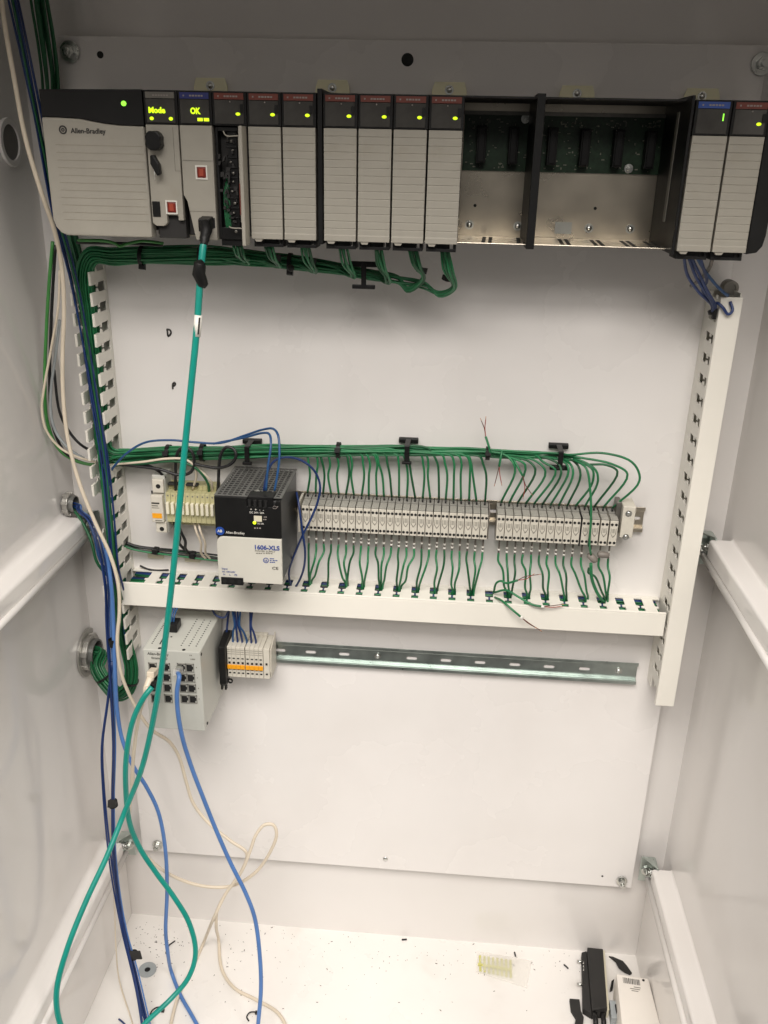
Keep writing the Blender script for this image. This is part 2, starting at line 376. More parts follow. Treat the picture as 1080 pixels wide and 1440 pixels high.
# ------------------------------------------------------------------ cable glands on the left wall
def gland(c, r, label, flange, cat='cable gland'):
    t = thing('cable_gland', label, cat, c)
    c = Vector(c); X = Vector((1, 0, 0))
    if flange: obj('washer', MB().ring(c, X, r * 0.58, r * 1.0, 0.003, 32), 'gland_grey', t)
    n = MB(); n.ring(c + X * 0.0031, X, r * 0.575, r * 0.76, 0.007, 24)
    for i in range(8):
        a = math.pi * 2 * (i + .5) / 8; p = c + X * 0.0066 + Vector((0, math.cos(a), math.sin(a))) * r * 0.74
        n.obox(p, (0.0045, 0, 0), Vector((0, math.cos(a), math.sin(a))) * r * 0.07, Vector((0, -math.sin(a), math.cos(a))) * r * 0.11)
    obj('lock_nut', n, 'gland_grey', t, bevel=0.0006)
    obj('bushing', MB().ring(c + X * 0.0005, X, r * 0.50, r * 0.57, 0.016, 28), 'psu_grille', t)
    obj('bore', MB().cyl(c + X * 0.0002, c + X * 0.003, r * 0.495, 24), 'hole_dark', t)
    return t
gland(atx(122, 917, XL + .0005), 0.036, 'big grey locknut with green wires coming out of the left wall', True)
gland(atx(90, 708, XL + .0005), 0.020, 'small grey gland with blue wires above the left rail', False)
gp = atx(12, 200, XL + .0005)
gt_ = thing('wall_plug', 'round plug with dark centre in the left wall beside the rack', 'plug', gp)
obj('rim', MB().ring(gp, (1, 0, 0), .019, .026, .004, 32), 'wall_paint', gt_, bevel=0.001)
obj('disc', MB().cyl(gp, gp + Vector((.0022, 0, 0)), .0188, 28), 'plug_grey', gt_)

# ------------------------------------------------------------------ wire ducts
def finger_mesh(name, org, along, out, thick, depth, kk=1.0):
    org, a, o, n = Vector(org), Vector(along), Vector(out), Vector(thick)
    hw = .0066 if kk < 1 else .0071
    side = [(.0125, .0081), (hw, .0083), (hw, .0285), (.0112, .0300), (.0112, .0332), (.0074, .0346), (.0074, depth)]
    poly = [org + a * s_ + o * t_ for s_, t_ in side] + [org - a * s_ + o * t_ for s_, t_ in reversed(side)]
    mb = MB().prism(poly, n * 0.0016)
    c = org + o * (0.86 * depth) + n * 0.0008
    mb.obox(c, a * 0.0078, o * (0.12 * depth), n * 0.0015)
    return mb.mesh(name)
# left duct: open, upright
DL = 0.053
ld = thing('wire_duct', 'open white slotted wire duct standing on the left, packed with wires', 'wire duct', (-0.447, 0, -0.66))
z0, z1 = -0.678, -0.131
b = MB().box(-0.4605, -0.4345, -0.0016, -0.0002, z0, z1)
obj('base', b, 'pvc_side', ld)
obj('side_wall', MB().box(-0.4345, -0.4361, -0.0080, -0.0017, z0, z1), 'pvc_side', ld)
obj('side_wall', MB().box(-0.4605, -0.4589, -0.0080, -0.0017, z0, z1), 'pvc_side', ld)
fr = finger_mesh('finger', (-0.4361, 0, 0), (0, 0, 1), (0, -1, 0), (1, 0, 0), DL, .5)
fl = finger_mesh('finger', (-0.4605, 0, 0), (0, 0, 1), (0, -1, 0), (1, 0, 0), DL, .5)
zz = -0.147
for i in range(22):
    if i not in (9, 17): inst('finger', fr, 'pvc', ld, (0, 0, zz), 0.0004)
    if i not in (12, 13, 16): inst('finger', fl, 'pvc', ld, (0, 0, zz), 0.0004)
    zz -= 0.02463
# level duct
DH = 0.050
hd = thing('wire_duct', 'level white slotted wire duct with its cover on, below the terminal rows', 'wire duct', (-0.06, 0, -0.58))
HX0, HX1, HZ1, HZ0 = -0.4335, 0.2955, -0.5525, -0.581
obj('base', MB().box(HX0, HX1, -0.0016, -0.0002, HZ0, HZ1), 'pvc_side', hd)
obj('side_wall', MB().box(HX0, HX1, -0.0080, -0.0017, HZ1 - 0.0016, HZ1), 'pvc_side', hd)
obj('side_wall', MB().box(HX0, HX1, -DH, -0.0017, HZ0, HZ0 + 0.0016), 'pvc_side', hd)
fh = finger_mesh('finger', (0, 0, HZ1 - 0.0016), (1, 0, 0), (0, -1, 0), (0, 0, 1), DH)
x = at(219, 815, -0.02).x
while x < HX1 - 0.006:
    inst('finger', fh, 'pvc', hd, (x, 0, 0), 0.0004); x += 0.02503
cv = MB().box(HX0 - 0.001, HX1 - 0.0005, -DH - 0.0045, -DH - 0.0026, HZ0 - 0.002, HZ1 + 0.001)
cv.box(HX0 - 0.001, HX1 - 0.0005, -DH - 0.0026, -DH - 0.0006, HZ1 + 0.0022, HZ1 + 0.0036)
cv.box(HX0 - 0.001, HX1 - 0.0005, -DH - 0.0045, -DH - 0.0026, HZ1 + 0.001, HZ1 + 0.0036)
cv.box(HX0 - 0.001, HX1 - 0.0005, -DH - 0.0026, -DH + 0.007, HZ0 - 0.002, HZ0 - 0.0005)
obj('cover', cv, 'pvc', hd, bevel=0.0005)
# right duct
DR = 0.062
rd = thing('wire_duct', 'tall white slotted wire duct with closed cover along the right edge of the panel', 'wire duct', (0.309, 0, -0.68))
RX0, RX1, RZ0, RZ1 = 0.2978, 0.3195, -0.6815, -0.138
obj('base', MB().box(RX0, RX1, -0.0016, -0.0002, RZ0, RZ1), 'pvc_side', rd)
obj('side_wall', MB().box(RX0, RX0 + 0.0016, -0.022, -0.0017, RZ0, RZ1 - 0.004), 'pvc_side', rd)
obj('side_wall', MB().box(RX1 - 0.0016, RX1, -DR, -0.0017, RZ0, RZ1), 'pvc_side', rd)
def finger_right(name):
    a, o, n = Vector((0, 0, 1)), Vector((0, -1, 0)), Vector((1, 0, 0)); org = Vector((RX0, 0, 0))
    side = [(.0125, .0221), (.0072, .0222), (.0072, .038), (.0112, .0395), (.0112, .043), (.0074, .0445), (.0074, .061)]
    poly = [org + a * s_ + o * t_ for s_, t_ in side] + [org - a * s_ + o * t_ for s_, t_ in reversed(side)]
    return MB().prism(poly, n * 0.0016).mesh(name)
fm = finger_right('finger')
zz = RZ1 - 0.0165
while zz > RZ0 + 0.006:
    inst('finger', fm, 'pvc_side', rd, (0, 0, zz)); zz -= 0.0251
cv = MB().box(RX0 - 0.0012, RX1 + 0.0012, -DR - 0.003, -DR - 0.001, RZ0 - 0.002, RZ1 - 0.004)
cv.box(RX0 - 0.0012, RX0 - 0.0002, -DR - 0.001, -DR + 0.004, RZ0 - 0.002, RZ1 - 0.004)
cv.box(RX1 + 0.0002, RX1 + 0.0012, -DR - 0.001, -DR + 0.006, RZ0 - 0.002, RZ1 - 0.004)
obj('cover', cv, 'pvc', rd, bevel=0.0006)
c = at(1026, 404, -0.03)
sc_ = thing('conduit_plug', 'round grey plug in the open top end of the tall duct', 'plug', c)
obj('cap', MB().cyl(c + Vector((0, 0.01, 0)), c + Vector((0, -0.006, 0)), 0.0085, 20), 'dull_metal', sc_, bevel=0.0015)
obj('rim', MB().ring(c + Vector((0, -0.006, 0)), (0, -1, 0), 0.005, 0.0083, 0.002, 20), 'dull_metal', sc_)
# ------------------------------------------------------------------ the controller rack
YFm = -0.147                    # plane of the module fronts
ZTm, ZBm = 0.0530, -0.0885
SL = [-0.3216 + 0.035 * i for i in range(5)] + [-0.140 + 0.035 * i for i in range(6)] + [0.0802 + 0.035 * i for i in range(4)] + [0.2206, 0.2558]
rack = thing('controller_rack', 'long metal controller rack with open empty slots showing a green circuit board', 'rack', (-0.05, 0, -0.095))
zb0 = at(800, 327, -0.028).z; zb1 = at(800, 245, -0.028).z; zp1 = at(800, 163, -0.03).z; zp0 = at(800, 243, -0.030).z
bp = obj('back_plate', MB().box(-0.325, 0.296, -0.028, -0.024, zb0 - 0.006, 0.054), 'brushed_metal', rack)
obj('side_frame', MB().box(-0.325, 0.296, -0.0235, -0.001, -0.094, -0.090), 'brushed_metal', rack)
obj('top_flange', MB().box(-0.325, 0.297, -0.122, -0.028, 0.0525, 0.0545), 'black_matt', rack, bevel=0.0004)
obj('top_strip', MB().box(0.0, 0.2195, -0.0335, -0.0282, at(800, 163.5, -.033).z, at(800, 158, -.033).z), 'dull_metal', rack)
obj('bottom_shelf', MB().box(-0.325, 0.297, -0.118, -0.0235, zb0 - 0.0075, zb0 - 0.0062), 'brushed_metal', rack, bevel=0.0004)
shz = zb0 - 0.0060
for px in (680, 727, 785, 830, 872, 905):
    p = atz(px, 333 + (px - 680) * .03, shz)
    for k in (0, 0.007):
        obj('vent_slot', MB().prism([(p.x - .004 + k, -.112, shz - .0004), (p.x + k, -.112, shz - .0004), (p.x + .003 + k, -.045, shz - .0004), (p.x - .001 + k, -.045, shz - .0004)], (0, 0, .0005)), 'hole_dark', rack)
pcb = obj('circuit_board', MB().box(0.0005, 0.2195, -0.0305, -0.0283, zp0, zp1), 'pcb', rack)
for (px, py) in ((677, 203), (722, 205), (777, 206), (823, 208), (870, 209), (915, 211)):
    c = at(px, py, -0.045)
    mb = MB().box(c.x - .0052, c.x + .0052, -.045, -.0306, c.z - .019, c.z + .019)
    mb.box(c.x - .0035, c.x + .0035, -.0465, -.045, c.z - .0175, c.z + .0175)
    obj('connector', mb, 'black_plastic', pcb, bevel=0.0005)
rng = random.Random(3)
ch = MB()
for i in range(190):
    x = rng.uniform(.003, .216); z = rng.uniform(zp0 + .003, zp1 - .002)
    if rng.random() < .5: z = rng.choice((zp1 - .006, zp1 - .0095, zp0 + .02, zp0 + .006)) + rng.uniform(-.002, .002)
    w_, h_ = rng.choice(((.0006, .0011), (.0011, .0006), (.0016, .0006), (.0005, .0005)))
    ch.box(x - w_, x + w_, -.0316, -.0306, z - h_, z + h_)
tag(obj('components', ch, 'chip', pcb), kind='stuff')
for (px, py) in ((739, 167), (884, 237)):
    hexbolt(pcb, at(px, py, -.0306), (0, -1, 0), .0032, .003, name='screw')
for (px, py) in ((660, 316), (728, 318), (828, 321), (886, 322)):
    c = at(px, py, -0.0282); mb = MB().ring(c, (0, -1, 0), .003, .0052, .0012, 20); mb.ball(c + Vector((0, -.0012, 0)), .0033, 12, 6, (1, .6, 1))
    obj('standoff', mb, 'zinc', rack)
for (px, py) in ((668, 289), (837, 293)):
    c = at(px, py, -0.0282); obj('rivet_hole', MB().cyl(c, c + Vector((0, -.0004, 0)), .0018, 14), 'hole_dark', rack)
a = at(781, 312, -.0282); b_ = at(803, 329, -.0282)
obj('cutout', MB().box(a.x, b_.x, -.0286, -.0281, b_.z, a.z), 'light_grey', rack)
for xd, wd in ((-0.1457, .005), (0.0707, .0085), (0.2168, .0032)):
    yf = -0.1455 if wd < .006 else -0.132
    mb = MB().box(xd, xd + wd, yf, -.0285, ZBm - .002, ZTm + .004)
    dv = obj('divider', mb, 'black_plastic', rack, bevel=0.0006)
a0 = atx(953, 171, .2166); a1 = atx(933, 315, .2166)
obj('card_guide', MB().prism([(.2166, a0.y - .006, .044), (.2166, a0.y + .004, .044), (.2166, a1.y + .004, -.062), (.2166, a1.y - .006, -.062)], (-.0008, 0, 0)), 'ink_grey', rack)
ec = [(0.2914, YFm + .004, ZTm), (0.3085, YFm + .004, ZTm), (0.3085, YFm + .004, -.070), (0.3068, YFm + .004, -.080), (0.302, YFm + .004, -.0865), (0.2914, YFm + .004, -.0885)]
obj('end_cap', MB().prism(ec, (0, .115, 0)), 'black_plastic', rack, bevel=0.001)
for px, py in ((299, 122), (469, 125), (632, 128), (810, 133), (984, 137)):
    c = at(px, py, -.002); wt, wb = .0165, .0205; yt_ = -.009
    mb = MB().prism([(c.x - wb, yt_, .050), (c.x + wb, yt_, .050), (c.x + wb * .93, yt_, c.z + .001), (c.x + wt, yt_, c.z + .0085), (c.x - wt, yt_, c.z + .0085), (c.x - wb * .93, yt_, c.z + .001)], (0, -.0025, 0))
    tb = obj('mounting_tab', mb, 'tab_cream', rack, bevel=0.0006)
    mb = MB().ring((c.x, -.0116, c.z + .0005), (0, -1, 0), .002, .0048, .001, 18); mb.ball((c.x, -.0125, c.z + .0005), .0034, 12, 6, (1, .7, 1))
    obj('screw', mb, 'zinc', tb)

def module_base(x0, label, strip, strip_text=True, led=True, name='io_module', windows='smoked_window'):
    t = thing(name, label, 'module', (x0 + .0175, -.09, ZBm))
    x1 = x0 + .0348
    obj('housing', MB().box(x0 + .0006, x1 - .0006, -.130, -.0485, ZBm + .003, ZTm - .0015), 'black_matt', t)
    obj('bezel', MB().box(x0 + .0002, x1, YFm + .0008, -.1302, .0215, ZTm), 'black_plastic', t, bevel=0.0007)
    sw = obj('status_window', MB().box(x0 + .0026, x1 - .0028, YFm - .0003, YFm + .002, .0232, .0452), windows, t, bevel=0.0005)
    sp = obj('label_strip', MB().box(x0 + .0026, x1 - .0028, YFm - .0004, YFm + .002, .0457, .0514), strip, t)
    if strip_text:
        d = MB(); rr = random.Random(5)
        for (a, b) in ((.006, .0075), (.0125, .0145), (.0152, .0178), (.0186, .0204), (.0212, .0236), (.0243, .0262)):
            d.box(x0 + a, x0 + b, YFm - .0007, YFm - .00045, .0477, .0492)
        tag(obj('strip_print', d, 'ink_faint', sp), kind='stuff')
    if led:
        obj('status_light', MB().ball((x0 + .0262, YFm - .0004, .0325), .0021, 10, 6, (1.15, .35, .72)), 'led_yellow', t)
        obj('latch', MB().box(x0 + .0285, x0 + .0317, YFm - .0016, YFm - .0003, .0335, .0415), 'black_plastic', t, bevel=0.0003)
        obj('test_point', MB().ball((x0 + .0185, YFm - .0003, .0436), .0008, 8, 5), 'ink_faint', sw)
    return t
def ribbed(xa, xb, za, zb, y0, yback, pitch=.00735, gd=.0005, gw=.00042):
    # door skin as a profile with shallow grooves, swept along x
    prof = [(yback, zb), (y0, zb)]; z = zb - pitch
    while z > za + .009:
        prof += [(y0, z + gw), (y0 + gd, z + gw * .6), (y0 + gd, z - gw * .6), (y0, z - gw)]; z -= pitch
    prof += [(y0, za + .0062), (y0 - .0007, za + .0055), (y0 - .0007, za), (yback, za)]
    return MB().prism([(xa, y, z) for y, z in prof], (xb - xa, 0, 0))
def closed_door(t, x0):
    d = obj('door', ribbed(x0 + .0009, x0 + .0339, ZBm + .002, .0213, YFm - .0002, -.1305), 'module_grey', t, bevel=0.0003)
    obj('door_tab', MB().prism([(x0 + .0035, YFm + .0002, ZBm + .0019), (x0 + .0125, YFm + .0002, ZBm + .0019), (x0 + .0108, YFm + .0002, ZBm - .0008), (x0 + .0052, YFm + .0002, ZBm - .0008)], (0, .006, 0)), 'module_grey', d)
    mb = MB().box(x0 + .002, x0 + .0125, -.140, -.112, ZBm - .0065, ZBm + .0016)
    mb.box(x0 + .0125, x0 + .0265, -.137, -.112, ZBm - .0045, ZBm + .0016)
    mb.box(x0 + .0300, x0 + .0332, -.140, -.112, ZBm - .0065, ZBm + .0016)
    mb.box(x0 + .002, x0 + .0332, -.1405, -.137, ZBm - .0065, ZBm - .0035)
    obj('terminal_base', mb, 'black_plastic', t, bevel=0.0003)
GM = 'modules plugged into the rack'
first = module_base(SL[3], 'grey ribbed module right of the module with its door open', 'strip_red'); closed_door(first, SL[3]); first['group'] = GM
copy_thing(first, (SL[4] - SL[3], 0, 0), 'grey ribbed module just left of the first black divider')
copy_thing(first, (SL[5] - SL[3], 0, 0), 'grey ribbed module just right of the first black divider')
copy_thing(first, (SL[6] - SL[3], 0, 0), 'grey ribbed module second to the right of the first black divider')
copy_thing(first, (SL[7] - SL[3], 0, 0), 'grey ribbed module third to the right of the first black divider')
copy_thing(first, (SL[8] - SL[3], 0, 0), 'grey ribbed module bordering the empty slots on their left')
copy_thing(first, (SL[16] - SL[3], 0, 0), 'grey ribbed module with red strip at the far right end')
m15 = module_base(SL[15], 'grey ribbed module with bright blue strip right of the empty slots', 'strip_bright_blue', led=False); closed_door(m15, SL[15]); m15['group'] = GM
c = at(1017, 165, YFm)
obj('status_light', MB().box(c.x - .0005, c.x + .0005, YFm - .0008, YFm - .0002, c.z - .0032, c.z + .0032), 'led_green', m15)

# module with open door
mo = module_base(SL[2], 'module with its door swung open showing dark screw terminals', 'strip_red'); mo['group'] = GM
x0 = SL[2]
fr_ = MB().box(x0 + .001, x0 + .0035, YFm + .004, -.131, ZBm, .0205); fr_.box(x0 + .0035, x0 + .024, YFm + .004, -.131, .0165, .0205); fr_.box(x0 + .0035, x0 + .024, YFm + .004, -.131, ZBm, ZBm + .012)
obj('terminal_frame', fr_, 'black_plastic', mo, bevel=0.0004)
tb = MB().box(x0 + .013, x0 + .0225, YFm + .006, -.1308, ZBm + .0125, .016)
for i in range(10): tb.box(x0 + .0115, x0 + .0224, YFm + .0045, YFm + .0055, .011 - i * .0098, .0122 - i * .0098)
tbk = obj('terminal_strip', tb, 'black_plastic', mo, bevel=0.0003)
for i in range(10):
    c = Vector((x0 + .0172 + .0013 * math.sin(i * 2.3), YFm + .0045, .0075 - .0098 * i + .0012 * math.sin(i * 1.7)))
    obj('terminal_screw', MB().ball(c, .0016 + .0005 * (i % 3 == 0), 8, 5, (1, .6, .8)), 'dull_metal', tbk)
# the door stands away from the module, seen edge-on
obj('door', MB().box(x0 + .0300, x0 + .0338, -.166, YFm + .003, ZBm - .004, .0215).box(x0 + .0275, x0 + .0300, -.158, YFm - .002, ZBm + .018, .012), 'module_grey', mo, bevel=0.001)
obj('door_label', MB().box(x0 + .0290, x0 + .0299, -.1655, -.159, -.062, -.032), 'strip_red', mo)
clip = MB(); clip.tube([(x0 + .028, -.155, .0125), (x0 + .014, -.151, .0125), (x0 + .011, -.149, .0165)], .0007, n=6)
clip.tube([(x0 + .028, -.155, ZBm + .0125), (x0 + .016, -.151, ZBm + .0125), (x0 + .013, -.149, ZBm + .0135)], .0007, n=6)
obj('door_hinge', clip, 'module_grey', mo)
jr = random.Random(17); jk = MB()
for i in range(34):
    p = Vector((x0 + jr.uniform(.004, .0225), YFm + jr.uniform(.0005, .006), jr.uniform(ZBm + .015, .014)))
    jk.obox(p, (jr.uniform(.0006, .002), 0, 0), (0, .0015, jr.uniform(-.0005, .0005)), (jr.uniform(-.0006, .0006), 0, jr.uniform(.0006, .0026)))
tag(obj('terminal_bits', jk, 'black_matt', mo), kind='stuff')
iw = MB()
for i in range(5): iw.tube([(x0 + .006 + i * .0012, -.137, -.04 + i * .004), (x0 + .007 + i * .0015, -.140, -.065), (x0 + .010 + i * .002, -.139, ZBm - .004)], .0011, n=6, k=4)
obj('wires', iw, 'wire_green_dark', mo)
obj('terminal_base', MB().box(x0 + .002, x0 + .0265, -.1405, -.112, ZBm - .0065, ZBm - .0002), 'black_plastic', mo, bevel=0.0003)

def px_box(px0, py0, px1, py1, y, th):
    a, b = at(px0, py0, y), at(px1, py1, y); return MB().box(a.x, b.x, y, y + th, b.z, a.z)
# processor module
cp = module_base(SL[0], 'processor module with black key switch and lit yellow display', 'strip_grey', led=False, strip_text=False, name='processor_module'); cp['group'] = GM
x0 = SL[0]
fc = [(x0 + .0006, .0213), (x0 + .0342, .0213), (x0 + .0342, -.0705), (x0 + .0285, -.0705), (x0 + .0285, -.0655), (x0 + .0165, -.0655), (x0 + .0165, -.0735), (x0 + .013, -.0765), (x0 + .0045, -.0765), (x0 + .0006, -.0735)]
obj('front_cover', MB().prism([(x, YFm, z) for x, z in fc], (0, .016, 0)), 'module_grey', cp, bevel=0.0008)
obj('side_panel', MB().box(x0 + .0285, x0 + .0288, YFm - .0004, YFm + .001, -.022, .019).box(x0 + .0285, x0 + .034, YFm - .0004, YFm + .001, -.0222, -.0218), 'ink_grey', cp)
obj('lower_housing', MB().prism([(x0 + .006, YFm + .006, -.060), (x0 + .0345, YFm + .006, -.040), (x0 + .0345, YFm + .006, -.089), (x0 + .0048, YFm + .006, -.089)], (0, .012, 0)), 'black_matt', cp, bevel=0.0006)
c = at(220, 198, YFm)
ks = MB(); n_ = 16
poly = [(c.x + .0088 * math.cos(2 * math.pi * i / n_) * (1 if i % 4 else .86), YFm - .0002, c.z + .0100 * math.sin(2 * math.pi * i / n_) * (1 if i % 4 else .9)) for i in range(n_)]
ks.prism(poly, (0, -.012, 0))
kso = obj('key_switch', ks, 'black_plastic', cp, bevel=0.0012)
c2 = at(220.5, 232, YFm - .006)
ky = MB().prism([(c2.x - .0042, c2.y, c2.z + .009), (c2.x - .0005, c2.y, c2.z + .0098), (c2.x + .0045, c2.y, c2.z + .001), (c2.x + .0052, c2.y, c2.z - .0085), (c2.x + .002, c2.y, c2.z - .0105), (c2.x - .0005, c2.y, c2.z - .006), (c2.x - .0045, c2.y, c2.z + .001)], (0, -.008, 0))
obj('key', ky, 'black_plastic', kso, bevel=0.0012)
c3 = at(218, 247, YFm - .008); obj('key_ring', MB().tube([c3 + Vector((0, 0, .007)), c3 + Vector((.0004, -.002, .0)), c3 + Vector((-.0003, 0, -.0035))], .0006, n=6), 'zinc', kso)
pc = px_box(213.5, 283, 226, 305, YFm - .0012, .001)
obj('port_cap', pc, 'black_plastic', cp, bevel=0.0009)
def usb(px, py, parent, w=.0062, h=.0068):
    c = at(px, py, YFm - .0006)
    mb = MB()
    for (a, b_, d, e) in ((-w, w, h - .0014, h), (-w, w, -h, -h + .0014), (-w, -w + .0014, -h + .0014, h - .0014), (w - .0014, w, -h + .0014, h - .0014)):
        mb.box(c.x + a, c.x + b_, c.y - .001, c.y + .002, c.z + d, c.z + e)
    f = obj('usb_port', mb, 'ink_white', parent)
    obj('port_body', MB().box(c.x - w + .0015, c.x + w - .0015, c.y - .0006, c.y + .002, c.z - h + .0015, c.z + h - .0015), 'usb_red', f, bevel=0.0015)
    obj('port_tongue', MB().box(c.x - .0022, c.x + .0022, c.y - .0012, c.y - .0007, c.z - .0034, c.z + .0034), 'usb_core', f)
usb(241.5, 291.5, cp)
text('Mode', .0074, 'led_yellow', cp, (x0 + .0050, YFm - .0006, .0322), name='display_text', fat=.00030, squeeze=1.0)
for dx in (.0078, .0275): obj('status_light', MB().ball((x0 + dx, YFm - .0004, .0270), .0020, 10, 6, (1.1, .35, .85)), 'led_yellow', cp)
d = MB()
for a in (.010, .0128, .0156, .0184, .0212, .024): d.box(x0 + a, x0 + a + .002, YFm - .0007, YFm - .00045, .0476, .0490)
tag(obj('strip_print', d, 'ink_faint', cp), kind='stuff')
# network module
nm = module_base(SL[1], 'network module with blue strip, red socket and black plug at its foot', 'strip_blue', led=False, name='network_module'); nm['group'] = GM
x0 = SL[1]
fc = [(x0 + .0008, .0213), (x0 + .0340, .0213), (x0 + .0340, -.0895), (x0 + .0115, -.0895), (x0 + .0042, -.051), (x0 + .0008, -.045)]
obj('front_cover', MB().prism([(x, YFm - .0004, z) for x, z in fc], (0, .016, 0)), 'module_grey', nm, bevel=0.0008)
obj('cover_seam', MB().box(x0 + .002, x0 + .0335, YFm - .0008, YFm - .0003, -.0120, -.0114).box(x0 + .006, x0 + .0335, YFm - .0008, YFm - .0003, -.0610, -.0606), 'ink_grey', nm)
usb(283.5, 242.5, nm)
text('OK', .0078, 'led_yellow', nm, (x0 + .0130, YFm - .0006, .0320), name='display_text', fat=.00032, squeeze=.85)
for dx in (.0225, .0290): obj('status_light', MB().box(x0 + dx - .0028, x0 + dx + .0026, YFm - .0006, YFm - .0002, .0253, .0283), 'led_yellow', nm, bevel=0.0006)
pa = at(280, 306, YFm); pb = at(303, 321, YFm)
obj('cable_socket', MB().box(pa.x, pb.x, YFm - .0012, YFm + .0006, pb.z, pa.z), 'hole_dark', nm, bevel=0.0005)

# rack power supply
ps = thing('rack_power_supply', 'wide grey power supply with black curved top at the left end of the rack', 'power supply', (-.375, -.09, -.09))
px0_, px1_ = -0.4285, SL[0] - .0008
zb = at(150, 332, YFm).z
obj('housing', MB().box(px0_ + .003, px1_ - .001, -.130, -.002, zb + .006, .0505), 'black_matt', ps)
curve = [(55.5, 164.4), (80, 164.8), (111, 166.7), (130, 170.5), (148, 174), (170, 176.2), (198.5, 177.5)]
cz = [at(x, y, YFm) for x, y in curve]
cz[0].x = px0_; cz[-1].x = px1_
cw = at(58, 300, YFm).z
top = [Vector((px0_, YFm, .0520)), Vector((px1_, YFm, .0535))] + [p for p in reversed(cz)]
obj('top_band', MB().prism(top, (0, .0165, 0)), 'black_plastic', ps, bevel=0.001)
low = [p.copy() for p in cz]
low += [Vector((px1_, YFm, zb)), Vector((px0_ + .014, YFm, zb)), Vector((px0_ + .0075, YFm, zb + .0025)), Vector((px0_ + .0025, YFm, zb + .008)), Vector((px0_, YFm, zb + .016))]
fcv = obj('front_cover', MB().prism([p + Vector((0, -.001, -.0003)) for p in low], (0, .0175, 0)), 'module_grey', ps, bevel=0.0016)
rb = MB(); z = at(150, 205, YFm).z
while z > zb + .012: rb.box(px0_ + .012, px1_ - .002, YFm - .00125, YFm - .0009, z - .00016, z + .00016); z -= .0073
tag(obj('groove', rb, 'groove_grey', fcv), kind='stuff')
c = at(88.5, 182.5, YFm - .0012)
bd = MB().ring(c, (0, -1, 0), .0028, .0042, .0004, 20); bd.ring(c, (0, -1, 0), .0008, .0018, .0004, 14)
obj('badge', bd, 'ink_dark', fcv)
text('Allen-Bradley', .0068, 'ink_dark', fcv, at(100, 187, YFm - .0012), squeeze=.98, fat=.00012)
c = at(174, 145.5, YFm); obj('status_light', MB().ball(c + Vector((0, -.0002, 0)), .0028, 12, 6, (1, .4, .9)), 'led_green', ps)
# ------------------------------------------------------------------ DIN rails
def din_rail(name, label, x0, x1, zc, slots, m, screws):
    t = thing('din_rail', label, 'rail', ((x0 + x1) / 2, 0, zc - .0175))
    h = .0175
    for s_ in (1, -1):
        mb = MB().box(x0, x1, -.0078, -.0066, zc + s_ * h, zc + s_ * (h - .0048))
        mb.box(x0, x1, -.0066, -.0006, zc + s_ * (h - .0048), zc + s_ * (h - .0060))
        obj('flange', mb, m, t, bevel=0.0003)
    cells = []; a = x0; hh = 2 * (h - .0061)
    for cx in slots:
        cells.append((a - x0, cx - .0115 - x0, None, 0, 0, 0)); cells.append((cx - .0115 - x0, cx + .0115 - x0, cx - x0, hh / 2, .0052, .0026)); a = cx + .0115
    cells.append((a - x0, x1 - x0, None, 0, 0, 0))
    web = MB().plate_slots((x0, -.0018, zc - h + .0061), (1, 0, 0), (0, 0, 1), (0, 1, 0), x1 - x0, hh, cells, .0011)
    wo = obj('web', web, m, t)
    for sx in screws:
        c = Vector((sx, -.0019, zc)); mb = MB().ring(c, (0, -1, 0), .002, .0052, .0008, 18); mb.ball(c + Vector((0, -.0008, 0)), .0036, 12, 6, (1, .6, 1)); mb.box(sx - .0028, sx + .0028, -.0052, -.0038, zc - .0004, zc + .0004)
        obj('screw', mb, 'zinc', t)
    return t
zr = (at(640, 918.6, -.0075).z + at(640, 945, -.0075).z) / 2
zlow = (at(640, 917.5, -.0075).z + at(640, 947, -.0075).z) / 2
sl = [at(px, py, -.002).x for px, py in ((394, 915), (437, 918), (484, 920), (579, 926), (627, 929), (675, 932), (724, 934), (772, 938), (822, 941))]
din_rail('din_rail', 'empty slotted zinc rail on the lower half of the panel', -.315, .2815, zlow, sl, 'steel_rail', [at(531, 922, -.002).x, at(870, 943, -.002).x])
zup = (at(905, 713.5, -.0075).z + at(905, 749, -.0075).z) / 2
din_rail('din_rail', 'upper rail carrying the terminal rows, bare at its right end', -.378, at(906, 730, -.0075).x, zup, [at(693, 725, -.002).x, at(905, 729, -.002).x - .0118], 'brushed_metal', [])

